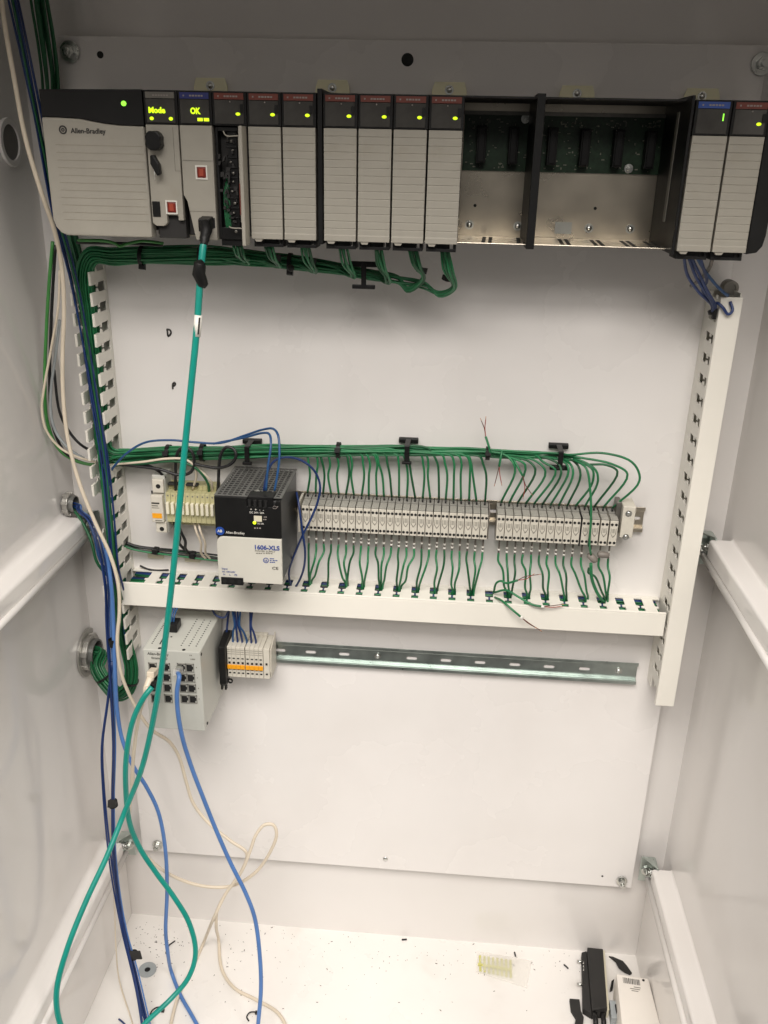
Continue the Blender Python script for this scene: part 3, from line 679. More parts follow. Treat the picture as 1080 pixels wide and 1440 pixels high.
# ------------------------------------------------------------------ terminal blocks
YT = -.045; ZT1, ZT0 = -.4265, -.4615
def terminal_proto(xc, w, label, group):
    t = thing('terminal_block', label, 'terminal block', (xc, -.02, ZT0 - .006), group)
    h = w / 2 - .00042
    obj('body', MB().box(xc - h, xc + h, YT, -.0085, ZT0, ZT1), 'terminal', t, bevel=0.0005)
    obj('marker_bed', MB().box(xc - h, xc + h, YT + .0006, -.0243, ZT1 + .0001, ZT1 + .0003), 'ink_dark', t)
    for i in range(4): obj('marker_strip', MB().box(xc - h + .0003, xc + h - .0003, YT + .0010 + i * .0049, YT + .0044 + i * .0049, ZT1 + .0004, ZT1 + .0016), 'marker_grey', t)
    obj('rear_step', MB().box(xc - h, xc + h, -.0240, -.0087, ZT1 + .0002, ZT1 + .0032), 'terminal_grey', t, bevel=0.0004)
    obj('foot', MB().box(xc - h, xc + h, -.0300, -.0087, ZT0 - .0055, ZT0 - .0002), 'terminal_grey', t)
    hl = MB()
    for dx in (-w * .24, w * .24):
        hl.cyl((xc + dx, YT + .001, ZT1 - .0052), (xc + dx, YT - .0003, ZT1 - .0052), .00185, 10)
        hl.cyl((xc + dx, YT + .001, ZT0 + .0046), (xc + dx, YT - .0003, ZT0 + .0046), .00185, 10)
    tag(obj('wire_holes', hl, 'hole_dark', t), kind='stuff')
    pr = MB(); z = -.4395; y = YT - .0002
    for a, b in (((-.0030, z + .0025), (-.0030, z - .005)), ((-.0030, z - .005), (0, z - .0095)), ((0, z - .0095), (.0030, z - .005)), ((.0030, z - .005), (.0030, z + .0025))):
        pr.tube([(xc + a[0], y, a[1]), (xc + b[0], y, b[1])], .00040, n=4, k=0)
    for k in (-.0015, .0, .0015, .003): pr.box(xc - .0016, xc + .0016, y - .0001, y + .0001, z + k - .0019, z + k - .0013)
    tag(obj('print', pr, 'ink_grey', t), kind='stuff')
    return t
xa, xb = at(424, 728, YT).x, at(686.5, 735, YT).x; N1 = 24; w1 = (xb - xa) / N1
G1 = 'terminal blocks in the long row'
tp = terminal_proto(xa + w1 / 2, w1, 'double terminal block next to the power supply, first of the long row', G1)
for i in range(1, N1):
    e = N1 - i
    lb = ('double terminal block, %s of the long row from the power supply' % ORD[i]) if i < 12 else ('last double terminal block of the long row, at the gap' if e == 1 else 'double terminal block of the long row, %s counted back from the gap' % ORD[e - 1])
    copy_thing(tp, (i * w1, 0, 0), lb)
T1 = [xa + (i + .5) * w1 for i in range(N1)]
xa2, xb2 = at(698, 740, YT).x, at(868.5, 750, YT).x; N2 = 14; w2 = (xb2 - xa2 - .0045) / N2
G2 = 'terminal blocks in the short row'
T2 = []
for i in range(N2):
    T2.append(xa2 + (i + .5) * w2 + (.0012 if i >= 10 else 0) + (.0012 if i >= 11 else 0) + (.001 if i >= 12 else 0) + (.001 if i >= 13 else 0))
tp2 = terminal_proto(T2[0], w2, 'double terminal block at the left end of the short row, right of the gap', G2)
for i in range(1, N2):
    lb = ('double terminal block, %s of the short row counted from the gap' % ORD[i]) if i < N2 - 1 else 'last double terminal block of the short row, beside the white end clamp'
    copy_thing(tp2, (T2[i] - T2[0], 0, 0), lb)
def sep(x, label):
    o = obj('end_plate', MB().box(x - .0004, x + .0004, YT - .001, -.009, ZT0 - .002, ZT1 + .002), 'black_plastic')
    tag(o, label, 'end plate')
sep(T2[10] - w2 / 2 - .0006, 'thin black separator plate after the tenth block of the short row')
sep(T2[11] - w2 / 2 - .0006, 'thin black separator plate after the eleventh block of the short row')
e = obj('end_plate', MB().box(xa - .0052, xa - .0022, YT + .002, -.0085, ZT0 - .004, ZT1 + .004), 'terminal', bevel=0.0006)
tag(e, 'pale end plate between the power supply and the long terminal row', 'end plate')
e = obj('end_plate', MB().box(xb + .0004, xb + .0019, -.036, -.0085, ZT0 - .003, ZT1 + .003), 'shrink_grey', bevel=0.0004)
tag(e, 'grey end plate closing the long terminal row at the gap', 'end plate')
# white end clamp
ca, cb = at(877, 712, -.04), at(889, 757, -.04)
ck = thing('end_clamp', 'white end clamp with two screws at the right end of the short row', 'clamp', (ca.x, 0, cb.z))
obj('body', MB().box(ca.x, cb.x, -.040, -.0085, cb.z, ca.z), 'terminal', ck, bevel=0.001)
obj('side_plate', MB().box(ca.x - .0065, ca.x - .0003, -.030, -.0085, cb.z + .002, ca.z + .001), 'dull_metal', ck, bevel=0.0006)
for px, py in ((884, 722), (880, 755)):
    c = at(px, py, -.0402); mb = MB().ring(c, (0, -1, 0), .0022, .0040, .0008, 18); mb.ball(c + Vector((0, -.0002, 0)), .0027, 12, 6, (1, .5, 1)); obj('screw', mb, 'zinc', ck)

# ------------------------------------------------------------------ fuse terminals and breaker on the upper rail
fa, fb = at(232, 690, -.040), at(304, 735, -.040)
nF = 10; wf = (fb.x - fa.x) / nF
GF = 'fuse terminals left of the power supply'
xf = fa.x; zt, zb_ = at(260, 694, -.040).z, at(260, 735, -.040).z
zs0, zs1 = at(260, 724, -.045).z, at(260, 708, -.045).z
t = thing('fuse_terminal', 'first cream fuse terminal, touching the small breaker', 'fuse terminal', (xf + wf / 2, 0, zb_), GF)
obj('body', MB().box(xf + .0001, xf + wf - .0001, -.040, -.0085, zb_, zt), 'fuse_yellow', t, bevel=0.0005)
obj('rear_step', MB().box(xf + .0001, xf + wf - .0001, -.026, -.0085, zt + .0001, zt + .007), 'fuse_yellow', t, bevel=0.0005)
obj('lower_step', MB().box(xf + .0001, xf + wf - .0001, -.030, -.0085, zb_ - .007, zb_ - .0001), 'fuse_yellow', t, bevel=0.0005)
obj('fuse_lever', MB().box(xf + .0013, xf + wf - .0013, -.046, -.0401, zs0, zs1), 'cream_bright', t, bevel=0.0006)
obj('screw_hole', MB().cyl((xf + wf / 2, -.0403, zt - .004), (xf + wf / 2, -.039, zt - .004), .0012, 10), 'ink_grey', t)
for i in range(1, nF):
    copy_thing(t, (i * wf, 0, 0), ('%s cream fuse terminal counted from the small breaker' % ORD[i]) if i < nF - 1 else 'last cream fuse terminal, tucked behind the power supply edge')
jb = MB()
for (p0, p1) in ((237, 251), (262, 279)):
    a, b = at(p0, 689, -.03), at(p1, 691, -.03)
    o = obj('jumper_bar', MB().box(a.x, b.x, -.033, -.024, zt + .0072, zt + .0105), 'black_matt', bevel=0.0012)
    tag(o, 'short black jumper bar on the fuse terminals, %s' % ('nearer the breaker' if p0 < 250 else 'nearer the power supply'), 'jumper')
bk = thing('circuit_breaker', 'small white rail fuse holder with an orange label left of the fuse terminals', 'breaker', at(228, 750, 0))
bx0, bx1 = at(211, 700, -.05).x, at(229.5, 700, -.05).x
bz1, bz0 = at(222, 676, -.05).z, at(228, 751, -.05).z
m1, m0 = at(222, 697, -.05).z, at(228, 735, -.05).z
obj('base', MB().box(bx0 + .001, bx1 + .0005, -.040, -.0085, bz0 - .002, bz1 + .004), 'light_grey', bk, bevel=0.001)
obj('top_clamp', MB().box(bx0 + .0025, bx1, -.046, -.0402, m1 + .002, bz1), 'terminal', bk, bevel=0.0012)
obj('front', MB().box(bx0, bx1 - .0015, -.050, -.0402, m0, m1), 'terminal', bk, bevel=0.0012)
obj('bottom_clamp', MB().box(bx0 + .003, bx1, -.046, -.0402, bz0, m0 - .0008), 'terminal', bk, bevel=0.0012)
a, b = at(214, 721.5, -.0502), at(228, 729, -.0502); obj('orange_label', MB().box(a.x, b.x, -.0505, -.0502, b.z, a.z), 'orange', bk)
pr = MB()
for (q0, q1, py, hh) in ((209.5, 224, 707.3, .0010), (210, 222, 711, .0005), (210, 224, 714, .0003), (215, 228, 731.8, .0004)):
    a, b = at(q0 + 3.5, py, -.0502), at(q1, py, -.0502); pr.box(a.x, b.x, -.0504, -.0502, a.z - hh, a.z + hh)
obj('print', pr, 'ink_dark', bk)
for px, py in ((222.3, 684), (227.6, 744)):
    c = at(px, py, -.0462); obj('screw_hole', MB().cyl(c, c + Vector((0, .001, 0)), .0031, 14), 'hole_dark', bk)
nt_ = at(212.5, 691, -.0462); obj('notch', MB().box(nt_.x, nt_.x + .002, -.0464, -.0455, nt_.z - .003, nt_.z + .001), 'ink_dark', bk)

def dashes(px0, px1, py, y, hh, m, parent, n=4, seed=1, slope=0.02):
    rg = random.Random(seed); mb = MB(); a = px0
    st = (px1 - px0) / n
    for i in range(n):
        b = a + st * rg.uniform(.55, .85); p, q = at(a, py + (a - px0) * slope, y), at(b, py + (a - px0) * slope, y)
        mb.box(p.x, q.x, y - .0002, y, p.z - hh, p.z + hh); a += st
    return obj('fine_print', mb, m, parent)
# ------------------------------------------------------------------ rail power supply
YP = -.120
pu = thing('power_supply', 'black and cream rail power supply with vented top', 'power supply', (-.238, -.06, -.505))
ux0, ux1, uz1, uz0 = -.2795, -.1975, -.3895, -.5040
obj('housing', MB().box(ux0 + .0008, ux1 - .0008, YP + .003, -.0085, uz0 + .001, uz1 - .004), 'psu_metal', pu, bevel=0.001)
zc0 = at(350, 756, YP).z
tz = at(350, 712, YP).z
fx = [(ux0, uz1 - .0005), (-.2390, uz1 - .0005), (-.2390, tz), (-.2065, tz), (-.2030, uz1 - .003), (ux1, uz1 - .003), (ux1, zc0 + .0002), (ux0, zc0 + .0002)]
obj('upper_front', MB().prism([(x, YP, z) for x, z in fx], (0, .0045, 0)), 'black_plastic', pu, bevel=0.0008)
rr = .009; cover = [(ux0 + .0008, uz0 + .004), (ux0 + .0018, uz0 + .0008), (ux0 + .005, uz0), (ux1, uz0), (ux1, zc0)] + [(ux0 + .0008 + rr - rr * math.sin(a), zc0 - rr + rr * math.cos(a)) for a in [math.pi / 2 * i / 6 for i in range(7)]]
fcv = obj('lower_front', MB().prism([(x, YP - .0012, z) for x, z in cover], (0, .0045, 0)), 'psu_cover', pu, bevel=0.0008)
obj('backing', MB().box(ux0 + .002, ux1 - .002, YP + .0046, YP + .006, uz0 + .002, uz1 - .008), 'black_matt', pu)
# vented top: a real grid of bars over the dark inside
gr = MB(); xs = ux0 + .001
obj('vent_inside', MB().box(ux0 + .002, ux1 - .002, YP + .008, -.010, uz1 - .0039, uz1 - .0036), 'hole_dark', pu)
nb = 12
for i in range(nb + 1):
    x = xs + (ux1 - .001 - xs) * i / nb; wd = .0016 if i not in (0, 5, nb) else .0034
    y0 = YP + .0046
    gr.box(x - wd / 2, x + wd / 2, y0, -.0088, uz1 - .0012, uz1 + .0001)
for j in range(15):
    y = YP + .0056 + j * .0074; wd = .0018 if j not in (0, 14) else .0034
    gr.box(xs, ux1 - .001, y - wd / 2, y + wd / 2, uz1 - .0011, uz1)
obj('vent_grille', gr, 'psu_grille', pu)
tbk = MB().box(-.2385, -.2068, YP + .001, YP + .020, tz, uz1 + .0012)
for i in range(4): tbk.box(-.2378 + i * .0066, -.2330 + i * .0066, YP - .0016, YP + .0009, tz - .001, tz + .009)
tob = obj('output_terminals', tbk, 'black_plastic', pu, bevel=0.0006)
for i in range(4):
    x = -.2354 + i * .0066
    obj('screw_well', MB().box(x - .0011, x + .0011, YP - .0019, YP - .0015, tz + .0005, tz + .0075), 'hole_dark', tob)
c = at(363.5, 682, 0); c = Vector((at(363.5, 682, YP + .03).x, YP + .022, uz1 + .0003)); obj('screw', MB().ball(c, .0036, 14, 6, (1, 1, .5)), 'zinc', pu)
a, b = at(357, 725, YP), at(368.5, 733.5, YP); obj('adjuster_window', MB().box(a.x, b.x, YP - .0006, YP - .0001, b.z, a.z), 'cream', pu)
c = at(358, 735, YP); obj('status_light', MB().ball(c + Vector((0, -.0004, 0)), .0022, 12, 6, (1, .5, 1)), 'led_yellow', pu)
c = at(309.5, 746.5, YP); bdg = obj('badge', MB().cyl(c + Vector((0, -.0001, 0)), c + Vector((0, -.0006, 0)), .0055, 24), 'badge_blue', pu)
text('AB', .0048, 'ink_white', bdg, c + Vector((-.0031, -.0006, -.0014)), fat=.0001)
text('Allen-Bradley', .0046, 'ink_white', pu, at(317.5, 750, YP - .0001), squeeze=.95)
text('DC 24V / 20A', .0034, 'ink_white', pu, at(351, 721.5, YP - .0001), squeeze=.9)
text('+  +  -  -', .0040, 'ink_white', pu, at(351.5, 717.5, YP - .0001), squeeze=1.25)
text('DC OK', .0028, 'ink_white', pu, at(362, 737, YP - .0001), squeeze=.9)
dashes(371, 375.5, 727, YP - .0001, .0007, 'ink_faint', pu, 2); dashes(370.5, 375, 730.5, YP - .0001, .0007, 'ink_faint', pu, 2); dashes(357.5, 368, 742.5, YP - .0001, .0008, 'ink_faint', pu, 3, 4)
arr = MB().tube([at(x, y, YP - .0003) for x, y in ((383, 714), (386, 711.5), (389, 713), (391, 712), (388, 715.5), (383.5, 715))], .0003, n=4, k=2); obj('symbol', arr, 'ink_faint', pu)
y_ = YP - .0013
text('1606-XLS', .0081, 'ink_blue', fcv, at(357, 772, y_), fat=.00025, squeeze=1.0)
text('POWER SUPPLY', .0033, 'ink_grey', fcv, at(358.5, 775.6, y_), squeeze=1.1); dashes(360, 384, 778, y_, .0006, 'ink_grey', fcv, 7, 2)
c = at(374, 788, y_); obj('approval_mark', MB().ring(c, (0, -1, 0), .0028, .0036, .0003, 20), 'ink_blue', fcv)
text('UL', .0034, 'ink_blue', fcv, c + Vector((-.0020, -.0001, -.0013)), fat=.0001)
for k in range(3): dashes(379.5, (386, 391, 388)[k], 785.6 + k * 2.5, y_, .0006, 'ink_blue', fcv, 3, k)
text('CE', .0052, 'ink_dark', fcv, at(382.5, 800.5, y_), squeeze=1.3)
text('Input', .0036, 'ink_blue', fcv, at(312, 800.5, y_)); text('AC 100-240V', .0030, 'ink_blue', fcv, at(312.5, 804.5, y_)); text('N     L     PE', .0032, 'ink_blue', fcv, at(314, 808.6, y_), squeeze=1.1)
a, b = at(311, 811, y_), at(342.5, 823.5, y_)
ib = obj('input_terminals', MB().box(a.x, b.x, YP - .0030, YP + .004, uz0 - .0035, a.z), 'black_plastic', pu, bevel=0.0006)
for i in range(3):
    x = a.x + (b.x - a.x) * (i + .5) / 3
    obj('screw_well', MB().cyl((x, YP - .0033, a.z - .0048), (x, YP - .0028, a.z - .0048), .0026, 14), 'hole_dark', ib)

# ------------------------------------------------------------------ network switch
YS = -.120
sw = thing('network_switch', 'grey metal network switch with sixteen ports and perforated top', 'switch', (-.348, -.06, -.735))
sx0, sx1, sz1, sz0 = -.3862, -.3095, -.6105, -.7345
obj('case', MB().box(sx0, sx1, YS, -.0085, sz0, sz1), 'light_grey', sw, bevel=0.0014)
fpz = at(245, 921, YS).z
hl = MB()
def tophole(px, py, r): 
    p = atz(px, py, sz1 + .0001); hl.cyl(p + Vector((0, 0, -.0004)), p + Vector((0, 0, .0002)), r, 8)
for (pa, pb) in (((214, 904.5), (231, 877)), ((225, 905.5), (232, 893)), ((255, 907.5), (277, 871)), ((266, 908), (287, 872)), ((276, 908.5), (296, 873.5))):
    for i in range(13): tophole(pa[0] + (pb[0] - pa[0]) * i / 12, pa[1] + (pb[1] - pa[1]) * i / 12, .0010)
tophole(224.5, 911.5, .0024); tophole(258.5, 913.8, .0024); tophole(241, 895.5, .0014)
tag(obj('vent_holes', hl, 'hole_dark', sw), kind='stuff')
def qport(k, r_):     # port centres in the photograph, columns k, rows r_
    bx = (215.0, 233.5, 255.5, 267.0)[k]; return bx + r_ * (1.55 if k > 1 else 1.2), (938, 952.2, 966.8, 982)[r_] + (k - 1) * .45
for k in range(4):
    for r_ in range(4):
        px, py = qport(k, r_); c = at(px, py, YS)
        h, v = .0056, .0064; mb = MB()
        for (x0_, x1_, z0_, z1_) in ((-h, h, v - .0014, v), (-h, h, -v, -v + .0006), (-h, -h + .0012, -v, v), (h - .0008, h, -v, v)):
            mb.box(c.x + x0_, c.x + x1_, YS - .0012, YS - .0001, c.z + z0_, c.z + z1_)
        p = obj('port', mb, 'terminal_grey', sw)
        obj('opening', MB().prism([(c.x + x_, YS - .0004, c.z + z_) for x_, z_ in ((-.0042, .0048), (.0028, .0048), (.0028, .0026), (.0045, .0018), (.0045, -.0022), (.0028, -.003), (.0028, -.0055), (-.0042, -.0055))], (0, .0002, 0)), 'hole_dark', p)
text('Allen-Bradley', .0058, 'ink_dark', sw, at(207.5, 920.5, YS), squeeze=.9); text('Stratix 2000', .0046, 'ink_dark', sw, at(213, 926.3, YS), squeeze=.95)
dashes(266.5, 270, 921.5, YS, .0008, 'ink_grey', sw, 2); dashes(268, 275, 927, YS, .0010, 'ink_grey', sw, 4)
for i, (px, py) in enumerate(((275.5, 938.7), (277, 953.2), (278.5, 968), (279.5, 983))): dashes(px, px + 1.6, py, YS, .0009, 'ink_grey', sw, 1, i)
for px, py in ((283.0, 920), (291.5, 1017)):
    c = atx(px, py, sx1 + .0001); obj('screw', MB().cyl(c, c + Vector((.0005, 0, 0)), .0022, 10), 'hole_dark', sw)
pc0 = atz(243, 886, sz1); pg = thing('power_plug', 'black power plug on top of the network switch', 'plug', (pc0.x, pc0.y, sz1))
obj('body', MB().box(pc0.x - .008, pc0.x + .0085, pc0.y - .008, pc0.y + .013, sz1 + .0003, sz1 + .013), 'black_plastic', pg, bevel=0.0015)
mbw = MB()
for i in range(3): mbw.tube([(pc0.x - .004 + i * .003, pc0.y, sz1 + .0125), (pc0.x - .003 + i * .003, pc0.y + .004, sz1 + .022), (pc0.x - .002 + i * .004, pc0.y + .03, sz1 + .030), (pc0.x + .002 + i * .004, -.03, HZ0 - .001)], .0012, n=6)
obj('wires', mbw, 'wire_steel_blue', pg)

# ------------------------------------------------------------------ lower terminal group
YQ = -.048
G3 = 'terminals with orange links on the lower rail'
qa, qb = at(319.5, 925, YQ), at(369, 930, YQ); nQ = 8; wq = (qb.x - qa.x) / nQ
qz1, qz0 = at(330, 910, YQ).z, at(330, 952, YQ).z
def q_at(py): return at(340, py, YQ).z
t = thing('link_terminal', 'grey lower rail terminal with orange link, touching the black end stop', 'terminal block', (qa.x + wq / 2, 0, qz0), G3)
x = qa.x
obj('body', MB().box(x + .0001, x + wq - .0001, YQ, -.0085, qz0, qz1), 'terminal', t, bevel=0.0005)
obj('top_ridge', MB().box(x + .0001, x + wq - .0001, -.014, -.0086, qz1 + .0002, qz1 + .004), 'terminal', t, bevel=0.0004)
g = MB()
for py in (914.5, 917.3, 920.2): g.box(x + .0005, x + wq - .0005, YQ - .0004, YQ - .0001, q_at(py) - .00025, q_at(py) + .00025)
tag(obj('grooves', g, 'ink_grey', t), kind='stuff')
g = MB()
for py, hh in ((926.3, .0008), (932.5, .0016), (941.5, .0008), (946.5, .0010)): g.box(x + wq * .25, x + wq * .75, YQ - .0005, YQ - .0001, q_at(py) - hh, q_at(py) + hh)
tag(obj('wire_holes', g, 'hole_dark', t), kind='stuff')
obj('orange_link', MB().box(x + .0001, x + wq - .0001, YQ - .0022, YQ - .0006, q_at(940.5), q_at(934.8)), 'orange', t, bevel=0.0004)
for i in range(1, nQ):
    gap = .0009 if i >= 4 else 0
    copy_thing(t, (i * wq + gap, 0, 0), '%s grey terminal with orange link counted from the black end stop' % ORD[i] if i < 7 else 'last grey terminal with orange link, beside the plain end clamp')
x = qa.x + nQ * wq + .0014
cl = thing('end_clamp', 'grey end clamp with a screw right of the orange linked terminals', 'clamp', (x + .004, 0, qz0))
obj('body', MB().box(x, x + .0085, YQ, -.0085, qz0, qz1), 'terminal', cl, bevel=0.0006)
obj('side_plate', MB().prism([(x + .0087, -.0085, qz0 - .002), (x + .0087, -.042, qz0 - .001), (x + .0087, -.046, qz0 + .01), (x + .0087, -.042, qz1 - .004), (x + .0087, -.0085, qz1 + .006)], (.0016, 0, 0)), 'terminal', cl, bevel=0.0005)
g = MB()
for py, hh in ((932, .0016), (946, .0012)): g.box(x + .003, x + .0058, YQ - .0004, YQ + .0001, q_at(py) - hh, q_at(py) + hh)
obj('screw_hole', g, 'hole_dark', cl)
x1 = qa.x - .0006
es = thing('end_stop', 'black plastic end stop between the switch and the linked terminals', 'end stop', (x1 - .004, 0, qz0 - .012))
obj('body', MB().prism([(x1, -.0085, qz1 + .004), (x1, -.020, qz1 + .010), (x1, -.056, qz1 + .0035), (x1, -.058, qz0 - .006), (x1, -.054, qz0 - .012), (x1, -.0085, qz0 - .006)], (-.0095, 0, 0)), 'black_plastic', es, bevel=0.0012)
c = Vector((x1 + .003, -.047, qz0 - .0075)); obj('release_loop', MB().ring(c + Vector((0, .001, 0)), (0, -1, 0), .0022, .0038, .002, 16), 'black_plastic', es)
obj('claw', MB().box(x1 - .0085, x1 - .006, -.056, -.050, qz0 - .017, qz0 - .0115).box(x1 - .003, x1 - .0005, -.056, -.050, qz0 - .017, qz0 - .0115), 'black_plastic', es)
# ------------------------------------------------------------------ wires and cables
def P(*a): return [at(x, y, d) for x, y, d in a]
def offset_path(pts, u, v, wob, rg):
    """shift a smoothed path sideways in its own frame so several wires run together"""
    p = smooth_path(pts, 4); m = len(p); out = []
    a = None; ph = rg.uniform(0, 6.28); fq = rg.uniform(.12, .3); ph2 = rg.uniform(0, 6.28)
    for i in range(m):
        t = (p[min(i + 1, m - 1)] - p[max(i - 1, 0)]).normalized()
        if a is None: a = t.cross(Vector((0, 1, 0))); a = a.normalized() if a.length > 1e-4 else t.orthogonal().normalized()
        a = (a - t * a.dot(t)).normalized(); b = t.cross(a)
        out.append(p[i] + a * (u + wob * math.sin(i * fq + ph)) + b * (v + wob * math.sin(i * fq * .8 + ph2)))
    return out
def disc(n, rad, rg):
    pts = []
    for i in range(n):
        r_ = rad * math.sqrt((i + .5) / n); th = i * 2.39996 + rg.uniform(-.3, .3); pts.append((r_ * math.cos(th), r_ * math.sin(th)))
    return pts
def strand(parent, name, pts, r, m, n=7):
    return obj(name, MB().tube(pts, r, n=n, k=0), m, parent)
def bundle(parent, pts, n, rad, r, mats, seed=1, wob=.0012, name='wire'):
    rg = random.Random(seed)
    for i, (u, v) in enumerate(disc(n, rad, rg)):
        strand(parent, name, offset_path(pts, u, v, wob, rg), r * rg.uniform(.93, 1.05), mats[i % len(mats)])
def single(name, label, cat, pts, r, m, group=None, n=10, k=6):
    return tag(obj(name, MB().tube(pts, r, n=n, k=k), m), label, cat, group)
def tie(parent, c, axis, r, w=.0045, th=.0011, head=None, sq=1.0):
    c, axis = Vector(c), Vector(axis).normalized()
    mb = MB().ring(c - axis * w / 2, axis, r, r + th, w, 20)
    if head is not None:
        h = Vector(head).normalized(); s_ = axis.cross(h)
        mb.obox(c + h * (r + .002), axis * .0035, h * .0028, s_ * .003)
    return obj('cable_tie', mb, 'black_plastic', parent)

WG = ['wire_green', 'wire_green', 'wire_green_dark']
RW = .0015
# --- harness feeding the modules, running down the left duct
uh = thing('wire_harness', 'thick green wire harness under the rack modules, tied with black cable ties', 'wire harness', at(300, 360, -.05))
rg = random.Random(11)
mods = [(333, 354), (378, 355), (428, 355), (482, 357), (532, 359), (580, 360), (625, 361)]
hp = [(150, 362, -.045), (200, 360, -.055), (300, 359, -.062), (350, 363, -.064), (410, 369, -.066), (470, 377, -.067), (520, 386, -.067), (560, 394, -.067), (597, 402, -.067)]
NPM = 6
ends = []
slots_ = disc(NPM * 7, .0105, rg)
order = sorted(range(len(slots_)), key=lambda i: slots_[i][1] - slots_[i][0])
wi = 0
for mi, (mx, my) in enumerate(mods):
    for j in range(NPM):
        u, v = slots_[wi]; wi += 1
        dx, dy = u * .95, v * .85
        zl = -.56 - rg.random() * .08
        pts = [Vector((-.4475 + dx * .95, -.027 + dy * 1.3, zl)), Vector((-.4475 + dx * .95, -.027 + dy * 1.3, -.42)), Vector((-.4478 + dx * .95, -.028 + dy * 1.4, -.27)), Vector((-.4480 + dx * .95, -.030 + dy * 1.3, -.19)), Vector((-.4460 + dx, -.036 + dy, -.142 - u * .5)), Vector((-.4320 + dx * .5, -.043 + dy, -.121 - u * .9)), at(160, 361, -.048) + Vector((0, dy, -u))]
        sh = 1.0
        lim = mx + 6 + (10 if mi < 5 else 2)
        shr = 1.0
        for (hx, hy, hd_) in hp[1:]:
            if hx > lim - 26: break
            shr = max(.42, 1 - max(0, hx - 260) / 420)
            pts.append(at(hx, hy, hd_) + Vector((rg.uniform(-.001, .001), dy * shr + rg.uniform(-.0018, .0018), -u * shr + rg.uniform(-.0018, .0018))))
        # loop forward past the module and up into its base
        base = at(mx + (j - 2.5) * 2.1 + rg.uniform(-1, 1), my, -.125) + Vector((0, rg.uniform(-.005, .005), 0))
        hxx = lim - 2
        hy = 359 + max(0, hxx - 300) * .145
        low = at(hxx + (j % 3) * 2 - 2, hy + (6 if mi >= 5 else 1) + (j - 2) * 1.1, -.080)
        if mi >= 5:
            pts.append(at(hxx - 14, hy + 6 + (j - 2) * 1.3, -.072))
            low = at(hxx + (6 if mi == 6 else 8) + (j % 3) * 1.5, hy - (4 if mi == 6 else 10) + (j - 2) * .8, -.09)
        low = low + Vector((rg.uniform(-.0016, .0016), rg.uniform(-.0035, .0035), rg.uniform(-.0016, .0016)))
        pts.append(low)
        pts.append(base * .6 + low * .4 + Vector((.0006 * (j - 2.5) + rg.uniform(-.0012, .0012), -.003 + rg.uniform(-.003, .003), 0)))
        pts.append(base + Vector((0, .004, .006)))
        strand(uh, 'wire', smooth_path(pts, 5), .0013 * rg.uniform(.93, 1.07), WG[(wi + mi) % 3])
for (px, py, d_, r_) in ((200, 360, -.055, .0105), (283, 359, -.061, .0105), (408, 369, -.066, .0095)):
    tie(uh, at(px, py, d_), (1, 0, -.06), r_, head=(0, -.25, -1))
c = at(409, 377, -.078); obj('tie_head', MB().ball(c, .0042, 10, 6), 'black_plastic', uh)
for (px, py, d_) in ((592, 380, -.092), (628, 391, -.092), (437, 366, -.09), (388, 362, -.09)):
    tie(uh, at(px, py, d_), (.25, -.2, 1), .0042, w=.004, head=(.6, -1, 0))
mt = at(515, 381, -.055)
o = obj('tie_mount', MB().box(mt.x - .013, mt.x + .013, -.084, -.080, mt.z - .0165, mt.z - .012).box(mt.x - .0028, mt.x + .0028, -.0845, -.081, mt.z - .0165, mt.z + .012).box(mt.x - .016, mt.x + .020, -.083, -.079, mt.z + .0075, mt.z + .0135), 'black_plastic', uh, bevel=0.0006)

# --- main harness above the terminal rows
mh = thing('wire_harness', 'long green wire harness above the terminal rows, branching down to every terminal', 'wire harness', at(450, 634, -.03))
hm = [(165, 642), (200, 639), (250, 637), (300, 636), (350, 635), (400, 634), (450, 633), (500, 633), (550, 633.5), (600, 634.5), (650, 636), (700, 638), (750, 640), (787, 642)]
yH = -.026
rg = random.Random(21)
tot = N1 + 14
sl_ = disc(tot + 4, .0105, rg); rg.shuffle(sl_)
ZL = at(168, 641, yH).z
def lead(u, v, up):
    dx = u * (-.9 if up else .9); dy = v
    if up: return [Vector((-.4475 + dx, -.03 + dy * 1.2, -.24)), Vector((-.4475 + dx, -.03 + dy * 1.2, -.315)), Vector((-.4462 + dx, -.03 + dy, ZL + .010 - u * .5)), Vector((-.434 + dx * .3, -.028 + dy, ZL + .001 - u * .9))]
    return [Vector((-.4475 + dx, -.03 + dy * 1.2, -.50)), Vector((-.4475 + dx, -.03 + dy * 1.2, -.41)), Vector((-.4462 + dx, -.03 + dy, ZL - .012 - u * .5)), Vector((-.434 + dx * .3, -.028 + dy, ZL - .001 - u * .9))]
def along(xstop, u, v, tight=1.0):
    out = []
    for hx, hy in hm[1:]:
        if hx > xstop - 14: break
        s_ = max(.5, 1 - max(0, hx - 200) / 1100) * tight
        out.append(at(hx, hy, yH) + Vector((0, v * s_ + rg.uniform(-.0014, .0014), -u * s_ + rg.uniform(-.0014, .0014))))
    return out
def hy_at(x):
    for (a, b) in zip(hm, hm[1:]):
        if x <= b[0]: return a[1] + (b[1] - a[1]) * (x - a[0]) / (b[0] - a[0])
    return hm[-1][1]
def pxof(X, z=-.4265, y=-.02):        # photograph column of a point on the terminal tops
    lo, hi = 300.0, 1000.0
    for _ in range(30):
        m_ = (lo + hi) / 2
        if at(m_, 700, y).x < X: lo = m_
        else: hi = m_
    return lo
def sleeve(parent, p, q, m='wire_brown', r=.0011): obj('core', MB().tube([p, q], r, n=6, k=0), m, parent)
